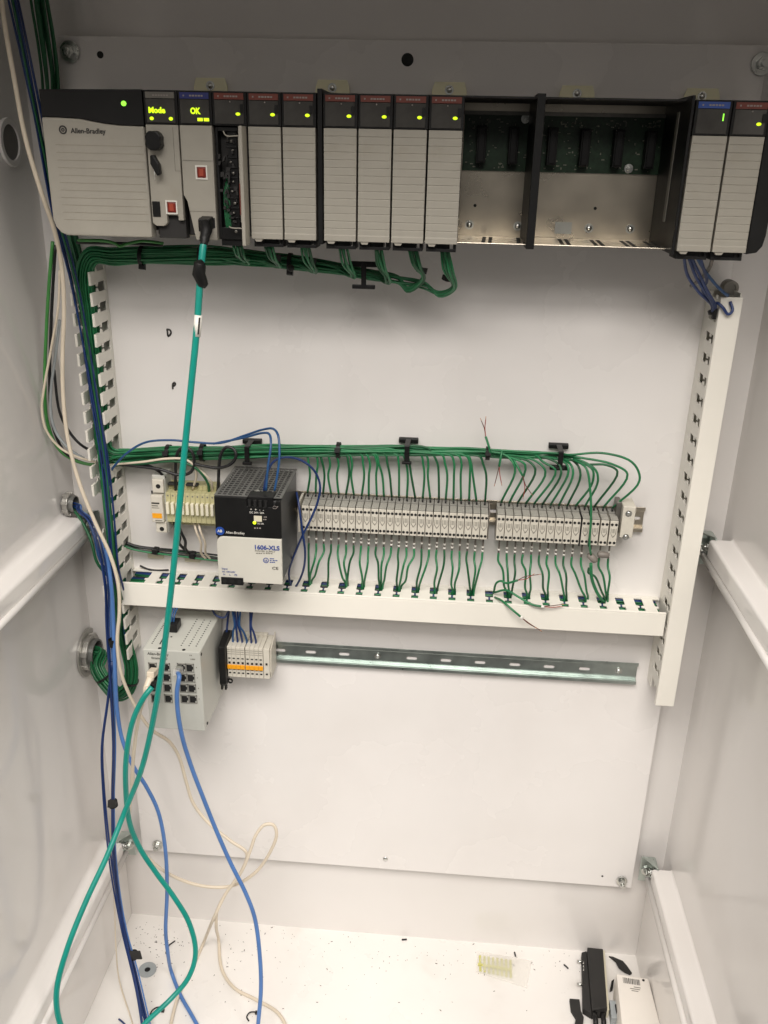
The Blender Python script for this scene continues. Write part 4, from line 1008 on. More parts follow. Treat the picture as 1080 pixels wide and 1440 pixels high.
for i, X in enumerate(T1):
    u, v = sl_[i]; xt = pxof(X)
    xh = xt + rg.choice((-7, -5, -2, 0, 2, 4, -3, 1))
    pts = lead(u, v, i % 3 != 0) + along(xh, u, v)
    sg = -1 if rg.random() < .75 else 1
    pts.append(at(xh - 5, hy_at(xh) + 5, yH - .004)); 
    pts.append(at(xh + rg.uniform(-2, 1), 652, -.030)); pts.append(at((xh + xt) / 2 + rg.uniform(-3, 3), 668, -.028))
    tip = Vector((X + rg.uniform(-.001, .001), -.020, -.4180)); pts.append(tip)
    w_ = strand(mh, 'wire', smooth_path(pts, 5), RW, WG[i % 3] if i % 4 else 'wire_green')
    sleeve(w_, tip, Vector((X, -.020, -.424)) + Vector((0, 0, -.0005)), 'cable_black', .0012)
fan = [((270, 230), (325, 300), (250, 470)), ((300, 245), (380, 285), (290, 480)), ((390, 260), (435, 310), (340, 480)), ((430, 260), (490, 320), (385, 490)), ((480, 270), (545, 315), (430, 490)), ((560, 280), (575, 330), (475, 490)), ((600, 275), (615, 320), (520, 490)), ((625, 280), (640, 330), (565, 490)), ((660, 280), (680, 340), (605, 495)), ((680, 270), (745, 310), (745, 380), (655, 490)), ((690, 265), (760, 310), (775, 370), (700, 495)), ((700, 280), (820, 285), (880, 320), (765, 500)), ((650, 240), (850, 280), (935, 335), (810, 500)), ((620, 230), (800, 220), (960, 270), (1000, 370), (855, 500))]
for i, f_ in enumerate(fan):
    u, v = sl_[N1 + i]
    q = [(640 + x / 3.857, 580 + y / 3.857) for x, y in f_]
    pts = lead(u, v, i % 2 == 0) + along(q[0][0] + 2, u, v, .8)
    for k, (x, y) in enumerate(q[:-1]): pts.append(at(x, y, -.030 - .012 * math.sin(math.pi * (k + .5) / len(q)) - .001 * (i % 4)))
    tip = Vector((T2[i], -.020, -.4185)); pts.append(tip)
    w_ = strand(mh, 'wire', smooth_path(pts, 6), RW, ['wire_green', 'wire_green', 'wire_green_dark'][i % 3])
    sleeve(w_, tip, Vector((T2[i], -.020, -.4245)), 'cable_black', .0012)
for (px, r_) in ((237, .0108), (285, .0108), (476, .0095), (686, .0078)):
    tie(mh, at(px, hy_at(px), yH), (1, 0, -.02), r_, w=.0052, head=(0, -1, .3))
for px, hw in ((350, .0125), (573, .0125), (787, .0125)):
    c = at(px, hy_at(px), yH)
    mb = MB().box(c.x - hw, c.x + hw, -.006, -.0005, c.z + .0035, c.z + .0105)
    mb.box(c.x - hw, c.x + hw, -.008, -.006, c.z + .0045, c.z + .0098)
    mb.box(c.x - .0032, c.x + .0032, -.0385, -.0365, c.z - .0118, c.z + .0102)
    mb.box(c.x - .0034, c.x + .0034, -.0365, -.008, c.z + .0090, c.z + .0104); mb.box(c.x - .006, c.x + .006, -.040, -.035, c.z - .0138, c.z - .0104)
    if px > 700: mb.box(c.x - .012, c.x + .012, -.036, -.030, c.z - .0150, c.z - .0095)
    obj('tie_mount', mb, 'black_plastic', mh, bevel=0.0006)

# --- short green wires between the terminals and the level duct
low1 = [(433, 435), (444, 436), (457, 438), (465.7, 461), (474.6, 486), (486, 487), (497.5, 489), (507.6, 509), (517.5, 512), (527, 534), (537.5, 536), (548.5, 538), (559, 558), (569.7, 561), (581, 564), (590, 586), (603, 589), (613.5, 611), (625, 615), (635, 636), (645.5, 639), (657, 661), (668.5, 664), (679, 666)]
low2 = [(702, 713), (711, 716), (722, 719), (734, 741), (746, 744), (756, 767), (768, 770), (779, 793), (792, 796), (802, 823), (817, 826), (830.5, 850), (842, 852), (854, 854)]
rg = random.Random(5)
def slot_pt(px, j):
    k = at(px, 812 + (px - 400) * .055, 0); yy = -.020 - .004 * (j % 2)
    return Vector((at(px, 824 + (px - 400) * .055, yy).x, yy, HZ1 + .0002))
for g_, (lst, Ts, nm_) in enumerate(((low1, T1, 'long'), (low2, T2, 'short'))):
    for i, (tx, sx) in enumerate(lst):
        X = Ts[i] + .0012
        top = Vector((X, -.027, ZT0 - .0052)); sp = slot_pt(sx, i)
        st = top + Vector((0, -.001, -.0205))
        midx = X * .72 + sp.x * .28
        pts = [st, st + Vector((rg.uniform(-.0008, .0008), -.003, -.010)), Vector((midx + rg.uniform(-.002, .002), -.034 - .003 * (i % 3), -.508)), Vector((sp.x * .7 + X * .3 + rg.uniform(-.0015, .0015), -.031, -.534)), sp + Vector((0, 0, .003)), sp + Vector((0, .002, -.012))]
        if g_ == 1 and i == 11: pts[0] = pts[0] + Vector((0, 0, -.014)); pts[1] = pts[1] + Vector((0, 0, -.010))
        n_ = len(lst)
        if i < n_ / 2: lb = 'short green wire below the %s terminal row, %s from its left end' % (nm_, ORD[i])
        else: lb = 'short green wire below the %s terminal row, %s from its right end' % (nm_, ORD[n_ - 1 - i])
        w_ = single('jumper_wire', lb, 'wire', pts, RW, 'wire_green' if (i * 7 + g_) % 3 else 'wire_green_dark', 'green wires between terminals and level duct', n=7)
        obj('ferrule', MB().cyl(top, st + Vector((0, 0, .0005)), .0012, 8), 'shrink_grey', w_)
        jz = rg.uniform(-.002, .0025)
        for q_ in ((-.0105, -.0160) if (g_ or i > 5) and i % 5 else (-.0125,)): obj('marker_sleeve', MB().cyl(top + Vector((0, -.0005, q_ + jz)), top + Vector((0, -.0007, q_ + jz - .0025)), .0018, 8), 'ferrule_white', w_)
# wires lying inside the level duct
hw_ = thing('wire_bundle', 'dark blue and green wires lying inside the level duct', 'wire bundle', (-.06, -.025, -.575))
rg = random.Random(8)
for i in range(26):
    z = -.5575 - .0042 * (i // 13) ; y = -.0065 - .0034 * (i % 13)
    xs_ = [HX0 + .004 + k * .06 for k in range(13)]
    strand(hw_, 'wire', smooth_path([Vector((min(x, HX1 - .004), y + rg.uniform(-.002, .002), z + rg.uniform(-.001, .001))) for x in xs_], 2), RW, ['wire_blue', 'wire_green_dark', 'cable_black', 'wire_blue', 'wire_green'][(i * 3) % 5])

# --- grey splices under the short row, and stripped cable ends
def blob(name, label, pa, pb, r):
    a, b = at(*pa), at(*pb); d_ = b - a
    mb = MB().tube([a, a + d_ * .12, a + d_ * .5, a + d_ * .88, b], [r * .5, r, r * 1.1, r, r * .4], n=10, k=0)
    return tag(obj(name, mb, 'shrink_grey'), label, 'splice', 'grey splice sleeves')
blob('splice_sleeve', 'grey crimp sleeve hanging lowest under the short terminal row', (827, 779, -.040), (839, 790, -.042), .0042)
blob('splice_sleeve', 'grey crimp sleeve, the right one under the short terminal row', (840, 779, -.036), (857, 781, -.036), .0040)
single('jumper_wire', 'loose green wire hanging in front of the short terminal row', 'wire', P((806, 646, -.036), (824, 658, -.052), (830, 690, -.058), (831, 730, -.058), (829, 765, -.050), (831, 780, -.044)), RW, 'wire_green', n=7)
single('jumper_wire', 'thick green wire below the lowest grey crimp sleeve', 'wire', P((831, 792, -.042), (832, 812, -.042), (838, 830, -.038), (845, 842, -.030), (851, 848, -.020)), .0022, 'wire_green', n=7)
def stripped(label, pts, cores, mats=('wire_brown', 'wire_red')):
    t = thing('stripped_cable', label, 'wire', pts[-1], 'loose stripped cable ends')
    obj('jacket', MB().tube(pts, RW, n=7), 'wire_green', t)
    for i, c_ in enumerate(cores):
        o = obj('core', MB().tube([pts[-1]] + c_, .00055, n=5), mats[i % 2], t)
        e = c_[-1]; d_ = (c_[-1] - c_[-2]).normalized(); obj('bare_end', MB().tube([e, e + d_ * .004], .0004, n=5, k=0), 'copper', o)
    return t
stripped('stripped green cable end poking up above the main harness', P((690, 640, -.034), (688, 630, -.040), (685, 620, -.038), (683, 614, -.036)), [P((681, 602, -.034), (677, 592, -.032)), P((682, 602, -.036), (683, 590, -.036))])
stripped('stripped green cable end pointing down left above the short row', P((706, 634, -.036), (704, 645, -.040), (702, 656, -.040)), [P((699, 668, -.040), (696, 680, -.038)), P((703, 668, -.041), (705, 679, -.040))])
stripped('stripped green cable end crossing above the short row', P((722, 645, -.038), (730, 660, -.044), (735, 669, -.046)), [P((739, 682, -.046), (747, 694, -.042)), P((738, 686, -.044), (736, 698, -.040))])
stripped('stripped green cable end arching out of the level duct', P((694, 834, -.024), (698, 820, -.036), (704, 817, -.040), (712, 820, -.044), (728, 816, -.048)), [P((738, 811, -.050), (757, 808, -.050)), P((740, 814, -.050), (748, 809, -.050))])
stripped('stripped green cable end lying along the level duct slots', P((696, 833, -.026), (712, 830, -.040), (730, 840, -.050), (748, 850, -.058), (762, 853, -.060)), [P((775, 852, -.060), (790, 850, -.058)), P((776, 854, -.060), (788, 853, -.058))])
stripped('stripped green cable end hanging in front of the level duct cover', P((696, 840, -.030), (706, 845, -.052), (720, 857, -.064), (733, 868, -.066)), [P((745, 877, -.066), (759, 886, -.064)), P((742, 876, -.067), (752, 882, -.066))], ('wire_brown', 'wire_brown'))
for (px, py, k) in ((763, 853, 0), (733.5, 868, 1)):
    c = at(px, py, -.060 if k == 0 else -.066); d_ = Vector((1, 0, -.1 if k == 0 else -.75)).normalized()
    o = tag(obj('wire_marker', MB().cyl(c - d_ * .002, c + d_ * .002, .0021, 10), 'ferrule_white'), 'white sleeve on the stripped cable end %s' % ('at the duct slots' if k == 0 else 'in front of the duct cover'), 'sleeve')

# --- fuse and breaker wiring
def px_wire(label, pts, r, m, group='wires at the fuse terminals'):
    return single('power_wire', label, 'wire', P(*pts), r, m, group, n=8)
px_wire('black wire curving into the top of the small fuse holder', ((140, 652, -.03), (170, 654, -.036), (205, 654, -.040), (222, 662, -.040), (232, 672, -.036)), .0020, 'cable_black')
px_wire('black wire looping behind the teal cable above the fuse terminals', ((142, 650, -.026), (185, 655, -.042), (225, 660, -.046), (252, 668, -.046), (268, 664, -.046), (273, 650, -.046), (270, 636, -.046), (262, 629, -.045), (253, 632, -.044), (248, 642, -.042), (247, 660, -.038), (247, 689, -.030)), .0021, 'cable_black')
px_wire('black wire forming a loop beside the vented power supply', ((272, 652, -.046), (290, 656, -.048), (308, 658, -.050), (325, 652, -.052), (332, 641, -.052), (328, 631, -.050), (318, 629, -.050), (311, 638, -.050), (308, 655, -.048), (307, 680, -.040), (305, 700, -.030)), .0021, 'cable_black')
px_wire('white wire arching over to the fuse terminals', ((140, 655, -.03), (175, 652, -.04), (205, 649, -.046), (235, 645, -.048), (260, 646, -.048), (272, 654, -.046), (276, 668, -.040), (271, 688, -.028)), .0016, 'cable_white')
px_wire('green wire arching over to the fuse terminals', ((142, 656, -.03), (200, 652, -.044), (250, 649, -.046), (272, 656, -.046), (285, 668, -.044), (293, 682, -.036), (294, 694, -.026)), .0017, 'wire_green_dark')
px_wire('second pale wire dropping to the fuse terminals', ((272, 655, -.044), (284, 664, -.042), (296, 676, -.038), (299, 692, -.026)), .0015, 'cable_white')
for i, (a, b, m_) in enumerate((((245, 733), (253, 770), 'cable_black'), ((251, 735), (262, 778), 'cable_black'), ((273, 735), (284, 784), 'cable_white'), ((279, 735), (290, 784), 'cable_white'))):
    px_wire('%s wire below the fuse terminals, %s from the left' % ('black' if i < 2 else 'pale', ORD[i % 2]), ((a[0], a[1], -.030), (a[0] + 3, a[1] + 12, -.036), ((a[0] + b[0]) / 2 + 4, (a[1] + b[1]) / 2 + 4, -.034), (b[0] - 1, b[1] - 6, -.024), (b[0] + 6, b[1] + 2, -.016)), .0016 if i > 1 else .0020, m_)
lb_ = thing('wire_bundle', 'thin black and green wire bundle leaving the left duct below the fuse terminals', 'wire bundle', at(240, 778, -.012))
bundle(lb_, P((176, 765, -.020), (190, 770, -.018), (215, 774, -.014), (245, 777, -.014), (275, 781, -.014), (305, 785, -.014), (330, 787, -.014)), 7, .0042, .0013, ['wire_green_dark', 'cable_black', 'wire_green', 'cable_black'], 4, .0005)
for px, py in ((220, 774.5), (272, 780.5)): tie(lb_, at(px, py, -.014), (1, 0, -.1), .0048, w=.006, head=(0, -1, .2)); 
for px, py in ((219, 778), (271, 783)):
    c = at(px, py, -.002); obj('tie_mount', MB().box(c.x - .011, c.x + .011, -.005, -.0005, c.z - .007, c.z + .006), 'cream', lb_, bevel=0.0008)
single('wire_offcut', 'short black wire offcut resting above the level duct', 'wire', P((197, 795.5, -.004), (207, 800, -.006), (220, 802, -.006), (237, 801.5, -.005)), .0014, 'cable_black', n=7)
# --- blue wires at the power supply
px_wire('blue wire bowing over the main harness to the power supply', ((152, 668, -.040), (162, 654, -.050), (180, 636, -.056), (205, 622, -.056), (240, 619, -.054), (275, 622, -.052), (310, 623, -.052), (345, 612, -.056), (370, 604, -.066), (384, 603, -.078), (391, 612, -.090), (393, 640, -.100), (390, 668, -.105), (386, 690, -.108)), .0015, 'wire_steel_blue', 'blue wires at the power supply')
px_wire('lower blue wire beside it into the power supply top', ((300, 624, -.048), (345, 615, -.058), (368, 609, -.070), (379, 611, -.084), (381, 625, -.094), (377, 655, -.102), (374, 690, -.108)), .0015, 'wire_steel_blue', 'blue wires at the power supply')
px_wire('blue wire looping from the power supply top past the terminal row', ((371, 690, -.106), (376, 665, -.100), (386, 648, -.085), (405, 643, -.070), (425, 648, -.062), (442, 662, -.060), (450, 682, -.060), (447, 705, -.060), (437, 730, -.060), (426, 752, -.058), (416, 775, -.052), (407, 800, -.044), (407, 815, -.034), (411, 828, -.022)), .0015, 'wire_blue', 'blue wires at the power supply')
px_wire('second blue loop at the right side of the power supply', ((417, 692, -.040), (421, 715, -.054), (425, 745, -.058), (429, 775, -.056), (427, 800, -.046), (419, 820, -.034), (412, 829, -.022)), .0015, 'wire_blue', 'blue wires at the power supply')
# --- blue wires into the lower linked terminals
rg = random.Random(2)
for i in range(6):
    xt_ = qa.x + wq * (i * 1.05 + .9); st = at((327, 330, 334, 338, 352, 355)[i], 858, -.030)
    k_ = at((330, 332, 335, 337, 352, 353)[i], 880, -.036)
    single('terminal_wire', ('blue wire dropping from the level duct into the linked terminals, %s from the left' % ORD[i]), 'wire', [st + Vector((0, .006, .02)), st, k_, Vector((xt_ * .6 + k_.x * .4, -.036, qz1 + .018)), Vector((xt_, -.034, qz1 + .004)), Vector((xt_, -.034, qz1 - .002))], .0015, 'wire_blue' if i % 3 else 'wire_steel_blue', 'blue wires above the linked terminals', n=7)
single('terminal_wire', 'dark blue wire sagging behind the switch top to the black end stop', 'wire', P((298, 857, -.03), (305, 866, -.036), (316, 868, -.036), (322, 858, -.03)), .0015, 'wire_blue', 'blue wires above the linked terminals', n=7)
single('terminal_wire', 'dark blue wire behind the black end stop', 'wire', P((322, 856, -.024), (320, 875, -.024), (318, 895, -.022), (316, 905, -.018)), .0016, 'wire_blue', 'blue wires above the linked terminals', n=7)
# --- blue wires below the right end modules
G5 = 'blue wires hanging from the right end module'
bw = [((962, 360), (966, 385), (982, 410), (1000, 428), (1002, 436)), ((968, 361), (978, 388), (990, 408), (1004, 432), (1000, 440)), ((972, 361), (983, 385), (995, 410), (1006, 430), (1005, 438)), ((980, 362), (992, 382), (1008, 402), (1022, 415), (1024, 414)), ((984, 360), (990, 380), (994, 395), (988, 408), (996, 424))]
nmz = ('leftmost blue wire hanging from the far right modules', 'second blue wire from the left under the far right modules', 'third blue wire from the left under the far right modules', 'blue wire reaching the top of the tall duct', 'short curled blue wire under the far right modules')
for i, q in enumerate(bw):
    ds = (-.125, -.110, -.090, -.066, -.055) if i != 3 else (-.125, -.105, -.085, -.068, -.040)
    single('module_wire', nmz[i], 'wire', [at(x, y, d_) for (x, y), d_ in zip(q, ds)], .0017, 'wire_blue' if i != 3 else 'wire_steel_blue', G5, n=8)
single('module_wire', 'dark blue wire hooked over the cover of the tall duct', 'wire', P((1001, 434, -.058), (1008, 426, -.066), (1016, 432, -.070), (1024, 442, -.070), (1030, 437, -.070), (1027, 424, -.066)), .0017, 'wire_blue', G5, n=8)
single('module_wire', 'grey wire crossing behind the blue module wires', 'wire', P((1002, 364, -.125), (997, 378, -.100), (986, 392, -.080), (972, 402, -.05)), .0020, 'shrink_grey', G5, n=8)
tb_ = at(1001, 436, -.055); o = tag(obj('cable_tie', MB().ring(tb_, (.4, 0, -1), .0035, .0048, .004, 14).obox(tb_ + Vector((.002, -.005, -.003)), (.002, 0, 0), (0, .003, 0), (0, 0, .006)), 'black_plastic'), 'dark cable tie around the blue wires at the tall duct', 'cable tie')

# --- trunk of wires on the left side
tr = thing('wire_bundle', 'dark blue wire bundle running down the left side from top corner to floor', 'wire bundle', at(150, 800, -.07))
trunk = [(5, -60, -.10), (16, -10, -.105), (36, 90, -.112), (56, 190, -.105), (78, 300, -.088), (102, 385, -.066), (121, 480, -.056), (135, 565, -.056), (148, 650, -.058), (155, 730, -.064)]
bundle(tr, P(*trunk, (160, 800, -.068), (170, 840, -.055)), 6, .0048, .0013, ['wire_blue', 'wire_blue', 'wire_steel_blue', 'wire_green_dark'], 3, .0016)
low_t = P((150, 820, -.068), (152, 880, -.074), (157, 960, -.082), (161, 1050, -.092), (159, 1130, -.104), (162, 1220, -.120), (175, 1310, -.140), (189, 1362, -.158), (203, 1420, -.188), (216, 1475, -.215))
gl = atx(90, 708, XL + .0005) + Vector((.012, 0, 0))
bundle(tr, [gl + Vector((-.008, 0, 0)), gl + Vector((.01, -.002, 0))] + P((112, 717, -.028), (128, 732, -.042), (140, 765, -.056)) + low_t, 5, .0042, .0012, ['wire_blue', 'wire_blue', 'cable_blue', 'wire_blue'], 9, .0009)
bundle(tr, P((158, 930, -.078), (152, 985, -.084), (144, 1050, -.094), (146, 1110, -.105), (151, 1170, -.115), (158, 1230, -.125), (173, 1310, -.142), (192, 1390, -.178), (203, 1460, -.215)), 2, .0015, .0013, ['wire_blue'], 19, .0006)
for (px, py, d_) in ((160, 903, -.078), (159, 1130, -.104), (188, 1343, -.150)):
    big = py > 1000
    tie(tr, at(px, py, d_), (0.1, 0, -1), .0055, w=.011 if not big else .009)
    if big:
        c = at(px - 2 if py < 1200 else px + 3, py, d_ - .006); sgn = -1 if py < 1200 else 1
        obj('tape_flag', MB().obox(c, Vector((.0060 if py < 1200 else .0085, 0, .0010)), Vector((0, .0012, 0)), Vector((-.001 * sgn, 0, .0068 if py < 1200 else .0080))), 'black_matt', tr, bevel=0.001)
gt = thing('wire_bundle', 'green wire bundle dropping behind the rack power supply at top left', 'wire bundle', at(70, 100, -.03))
bundle(gt, P((50, -50, -.030), (56, 0, -.030), (66, 60, -.028), (72, 110, -.026), (74, 170, -.024), (80, 250, -.020), (100, 330, -.020), (112, 380, -.028), (122, 440, -.030)), 12, .0095, .0016, ['wire_green_dark', 'wire_green', 'wire_green_dark'], 6, .0014)
vb = thing('wire_bundle', 'dark wires inside the open left duct between the green ones', 'wire bundle', (-.4475, -.03, -.6))
bundle(vb, [Vector((-.4475, -.028, z)) for z in (-.15, -.25, -.35, -.45, -.55, -.66)], 9, .0100, .0016, ['wire_green_dark', 'wire_blue', 'cable_black', 'wire_steel_blue'], 14, .0016)
gg = thing('wire_bundle', 'green wire bundle bending from the big locknut up into the left duct', 'wire bundle', at(165, 960, -.045))
g0 = atx(122, 917, XL + .0005) + Vector((.015, 0, 0))
bundle(gg, [g0 + Vector((-.012, 0, 0)), g0 + Vector((.006, 0, -.001))] + P((136, 938, -.030), (150, 962, -.040), (166, 976, -.046), (180, 968, -.044), (185, 940, -.036)) + [Vector((-.445, -.030, -.66)), Vector((-.4475, -.028, -.60)), Vector((-.4475, -.028, -.50))], 16, .0098, .0016, ['wire_green', 'wire_green', 'wire_green_dark'], 8, .0008)
tie(gg, at(146, 953, -.037), (1, -.2, -1.5), .0112, w=.003); tie(gg, at(183, 957, -.041), (.3, 0, 1), .0112, w=.003)

# loose wires looping against the left wall
G6 = 'loose wires looping left of the open duct'
def loop(label, pts, r, m): return single('loose_wire', label, 'wire', P(*pts), r, m, G6, n=8)
loop('bright green wire bowing along the left wall beside the open duct', ((74, 340, -.066), (69, 400, -.058), (65, 470, -.050), (63, 540, -.046), (67, 595, -.040), (84, 633, -.034), (112, 650, -.028), (150, 655, -.022)), .0022, 'wire_lime')
loop('black wire just inside the bright green one on the left', ((78, 345, -.064), (74, 410, -.056), (71, 480, -.050), (70, 550, -.044), (76, 605, -.038), (95, 640, -.032), (125, 653, -.024), (160, 654, -.02)), .0020, 'cable_black')
loop('thin pale wire looping outermost left of the open duct', ((84, 380, -.070), (82, 430, -.068), (72, 490, -.066), (62, 545, -.064), (59, 575, -.062), (65, 605, -.058), (85, 630, -.050), (110, 643, -.042), (135, 650, -.034)), .0016, 'cable_white')
loop('pale blue wire hanging between the green and white ones on the left', ((84, 450, -.058), (78, 500, -.054), (72, 545, -.050), (72, 585, -.048), (80, 610, -.044), (98, 632, -.038), (118, 645, -.03)), .0019, 'washer_grey')
loop('black wire slanting into the left row of duct fingers', ((76, 520, -.050), (84, 580, -.046), (98, 608, -.042), (112, 624, -.040), (124, 632, -.034)), .0018, 'cable_black')
loop('black and green wire pair curving under the small gland', ((98, 712, -.02), (112, 728, -.03), (128, 760, -.044), (136, 790, -.05), (148, 806, -.046), (165, 820, -.036), (178, 828, -.026)), .0020, 'wire_green_dark')
loop('thin green wire curving from the small gland to the level duct', ((96, 708, -.016), (118, 722, -.030), (132, 752, -.048), (140, 786, -.054), (153, 806, -.052), (168, 818, -.044), (180, 824, -.030)), .0018, 'wire_steel_blue')
loop('green wire tail under the rack power supply', ((110, 338, -.10), (150, 339, -.11), (163, 343, -.115), (168, 346, -.115), (178, 343, -.11), (200, 339, -.10), (230, 342, -.09)), .0017, 'wire_lime')
loop('black wire tail under the rack power supply', ((108, 341, -.09), (150, 342, -.095), (190, 343, -.095), (229, 345, -.09)), .0017, 'cable_black')

# --- network and communication cables
wc = single('white_cable', 'long off-white cable falling along the left wall and curling on the floor', 'cable', P((-2, -40, -.135), (6, 30, -.135), (20, 110, -.140), (36, 195, -.142), (58, 270, -.138), (76, 322, -.120), (86, 370, -.100), (90, 430, -.090), (88, 500, -.086), (89, 560, -.084), (96, 620, -.082), (112, 680, -.080), (134, 735, -.080), (154, 778, -.080), (166, 820, -.080), (168, 860, -.082), (165, 900, -.084), (170, 945, -.084), (186, 985, -.080), (212, 1025, -.070), (238, 1043, -.058), (252, 1065, -.050), (262, 1100, -.050), (272, 1130, -.052), (294, 1158, -.060), (325, 1183, -.070), (347, 1200, -.078), (338, 1228, -.088), (318, 1256, -.098), (305, 1282, -.106), (304, 1300, -.106)) + [atz(308, 1330) + Vector((0, 0, .010)), atz(312, 1365) + Vector((0, 0, .0035)), atz(330, 1392) + Vector((0, 0, .0035)), atz(360, 1408) + Vector((0, 0, .0035)), atz(392, 1428) + Vector((0, 0, .0035)), atz(412, 1470) + Vector((0, 0, .0035))], .0025, 'cable_white', 'cables hanging to the floor')
wp = thing('white_cable', 'off-white patch cable plugged into the upper left switch port, looping below', 'cable', at(218, 940, YS))
c0 = at(217, 940, YS - .003)
obj('plug', MB().obox(c0 + Vector((0, -.008, -.002)), (.0050, 0, 0), (0, .009, -.002), (0, .001, .0046)), 'cable_white', wp, bevel=0.0012)
obj('boot', MB().tube([c0 + Vector((0, -.016, -.004)), c0 + Vector((-.002, -.026, -.012)), c0 + Vector((-.005, -.032, -.026))], [.0050, .0046, .0032], n=10, k=4), 'cable_white', wp)
obj('jacket', MB().tube([c0 + Vector((-.003, -.027, -.014))] + P((207, 968, -.155), (196, 1005, -.150), (188, 1060, -.140), (185, 1110, -.130), (182, 1150, -.122), (189, 1180, -.115), (212, 1210, -.106), (245, 1233, -.096), (285, 1246, -.088), (325, 1246, -.082), (358, 1228, -.078), (380, 1198, -.074), (389, 1172, -.072), (384, 1160, -.070), (372, 1160, -.072), (360, 1174, -.078), (352, 1196, -.086), (340, 1225, -.096), (318, 1256, -.106), (302, 1288, -.116)) + [atz(286, 1330) + Vector((0, -.004, .006)), atz(270, 1365) + Vector((0, 0, .0034)), atz(252, 1400) + Vector((0, 0, .0034)), atz(240, 1445) + Vector((0, 0, .0034)), atz(236, 1480) + Vector((0, 0, .0034))], .0025, n=10), 'cable_white', wp)
# teal patch cable: rack module -> loop below -> switch
tc_ = thing('teal_cable', 'thick teal patch cable from the network module down to the switch', 'cable', at(255, 700, -.19))
t0 = at(291, 313, YFm - .004)
obj('plug', MB().obox(t0 + Vector((0, -.004, -.001)), (.0060, 0, 0), (0, .008, .001), (0, 0, .0062)).tube([t0 + Vector((0, -.010, 0)), at(290, 322, -.166), at(288, 334, -.172), at(286.5, 345, -.176)], [.0062, .0060, .0052, .0042], n=10, k=3), 'black_plastic', tc_, bevel=0.0008)
tp_ = P((289, 330, -.170), (286, 345, -.176), (282, 385, -.182), (277, 460, -.190), (267, 560, -.196), (258, 650, -.200), (247, 770, -.204), (236, 870, -.204), (226, 950, -.202), (214, 1020, -.200), (198, 1085, -.200), (176, 1140, -.202), (150, 1205, -.240), (122, 1265, -.275), (96, 1330, -.310), (80, 1390, -.335), (82, 1430, -.345), (98, 1465, -.345), (140, 1488, -.320), (180, 1465, -.285), (208, 1435, -.255), (240, 1405, -.225), (265, 1375, -.205), (275, 1340, -.190), (266, 1298, -.178), (245, 1262, -.170), (220, 1228, -.168), (198, 1195, -.168), (183, 1160, -.170), (177, 1110, -.172), (178, 1060, -.172), (188, 1010, -.170), (203, 980, -.164), (214, 966, -.156))
obj('jacket', MB().tube(tp_, .0036, n=12), 'cable_teal', tc_)
q0 = at(219, 953, YS - .003)
obj('plug', MB().obox(q0 + Vector((0.001, -.008, -.002)), (.0052, 0, 0), (0, .010, -.003), (0, .001, .0050)).tube([q0 + Vector((.001, -.015, -.004)), at(217.5, 962, -.150), at(214, 966, -.156)], [.0052, .0050, .0040], n=10, k=3), 'black_plastic', tc_, bevel=0.001)
cp_ = at(281.5, 385, -.184)
obj('dust_cap', MB().tube([cp_ + Vector((.0035, 0, .0125)), cp_ + Vector((.001, -.002, .010)), cp_ + Vector((-.001, -.002, 0)), cp_ + Vector((.0025, -.001, -.0095)), cp_ + Vector((.006, 0, -.0125))], [.003, .0062, .0068, .0058, .003], n=10, k=0), 'black_plastic', tc_, bevel=0.0006)
l0, l1 = at(279, 443, -.1885), at(276.6, 473, -.1905)
lbx = (l1 - l0).normalized()
sl2 = obj('label_sleeve', MB().tube([l0, l1], .0041, n=14, k=0), 'ferrule_white', tc_)
mk = MB(); side_ = Vector((.9, -.43, 0)).normalized()
for i in range(11):
    p = l0 + (l1 - l0) * (.12 + .072 * i) + Vector((.0024, -.0034, 0)); mk.obox(p, lbx * (.0006 + .0003 * (i % 3)), Vector((.0008, .0004, 0)), Vector((0, -.0002, 0)))
obj('sleeve_print', mk, 'ink_dark', sl2)
# blue patch cable
bc = thing('blue_cable', 'blue patch cable plugged into the middle of the switch, hanging to the floor', 'cable', at(255, 945, YS))
b0 = at(252.5, 938, YS - .002)
obj('plug', MB().obox(b0 + Vector((0, -.007, -.0015)), (.0047, 0, 0), (0, .008, -.002), (0, .001, .0040)), 'film', bc, bevel=0.0008)
obj('contacts', MB().obox(b0 + Vector((0, -.004, .0015)), (.0032, 0, 0), (0, .004, 0), (0, 0, .0012)), 'zinc', bc)
obj('jacket', MB().tube([b0 + Vector((0, -.010, -.002))] + P((252, 951, -.144), (249, 972, -.150), (250, 1000, -.152), (256, 1035, -.150), (268, 1075, -.146), (285, 1120, -.144), (305, 1170, -.146), (325, 1215, -.150), (345, 1255, -.156), (358, 1290, -.160), (365, 1340, -.172), (367, 1390, -.186), (363, 1440, -.200), (360, 1480, -.21)), .0030, n=10), 'cable_blue', bc)
b2 = single('blue_cable', 'second blue cable leaving the left wire bundle and drooping to the floor', 'cable', P((150, 770, -.066), (157, 830, -.074), (160, 890, -.080), (162, 950, -.086), (165, 1000, -.090), (172, 1040, -.092), (186, 1075, -.094), (205, 1105, -.096), (222, 1140, -.098), (232, 1190, -.102), (235, 1250, -.108), (233, 1310, -.116), (236, 1340, -.118)) + [atz(243, 1372) + Vector((0, -.004, .012)), atz(254, 1402) + Vector((0, 0, .004)), atz(270, 1430) + Vector((0, 0, .0032)), atz(292, 1470) + Vector((0, 0, .0032))], .0029, 'cable_blue', 'cables hanging to the floor')
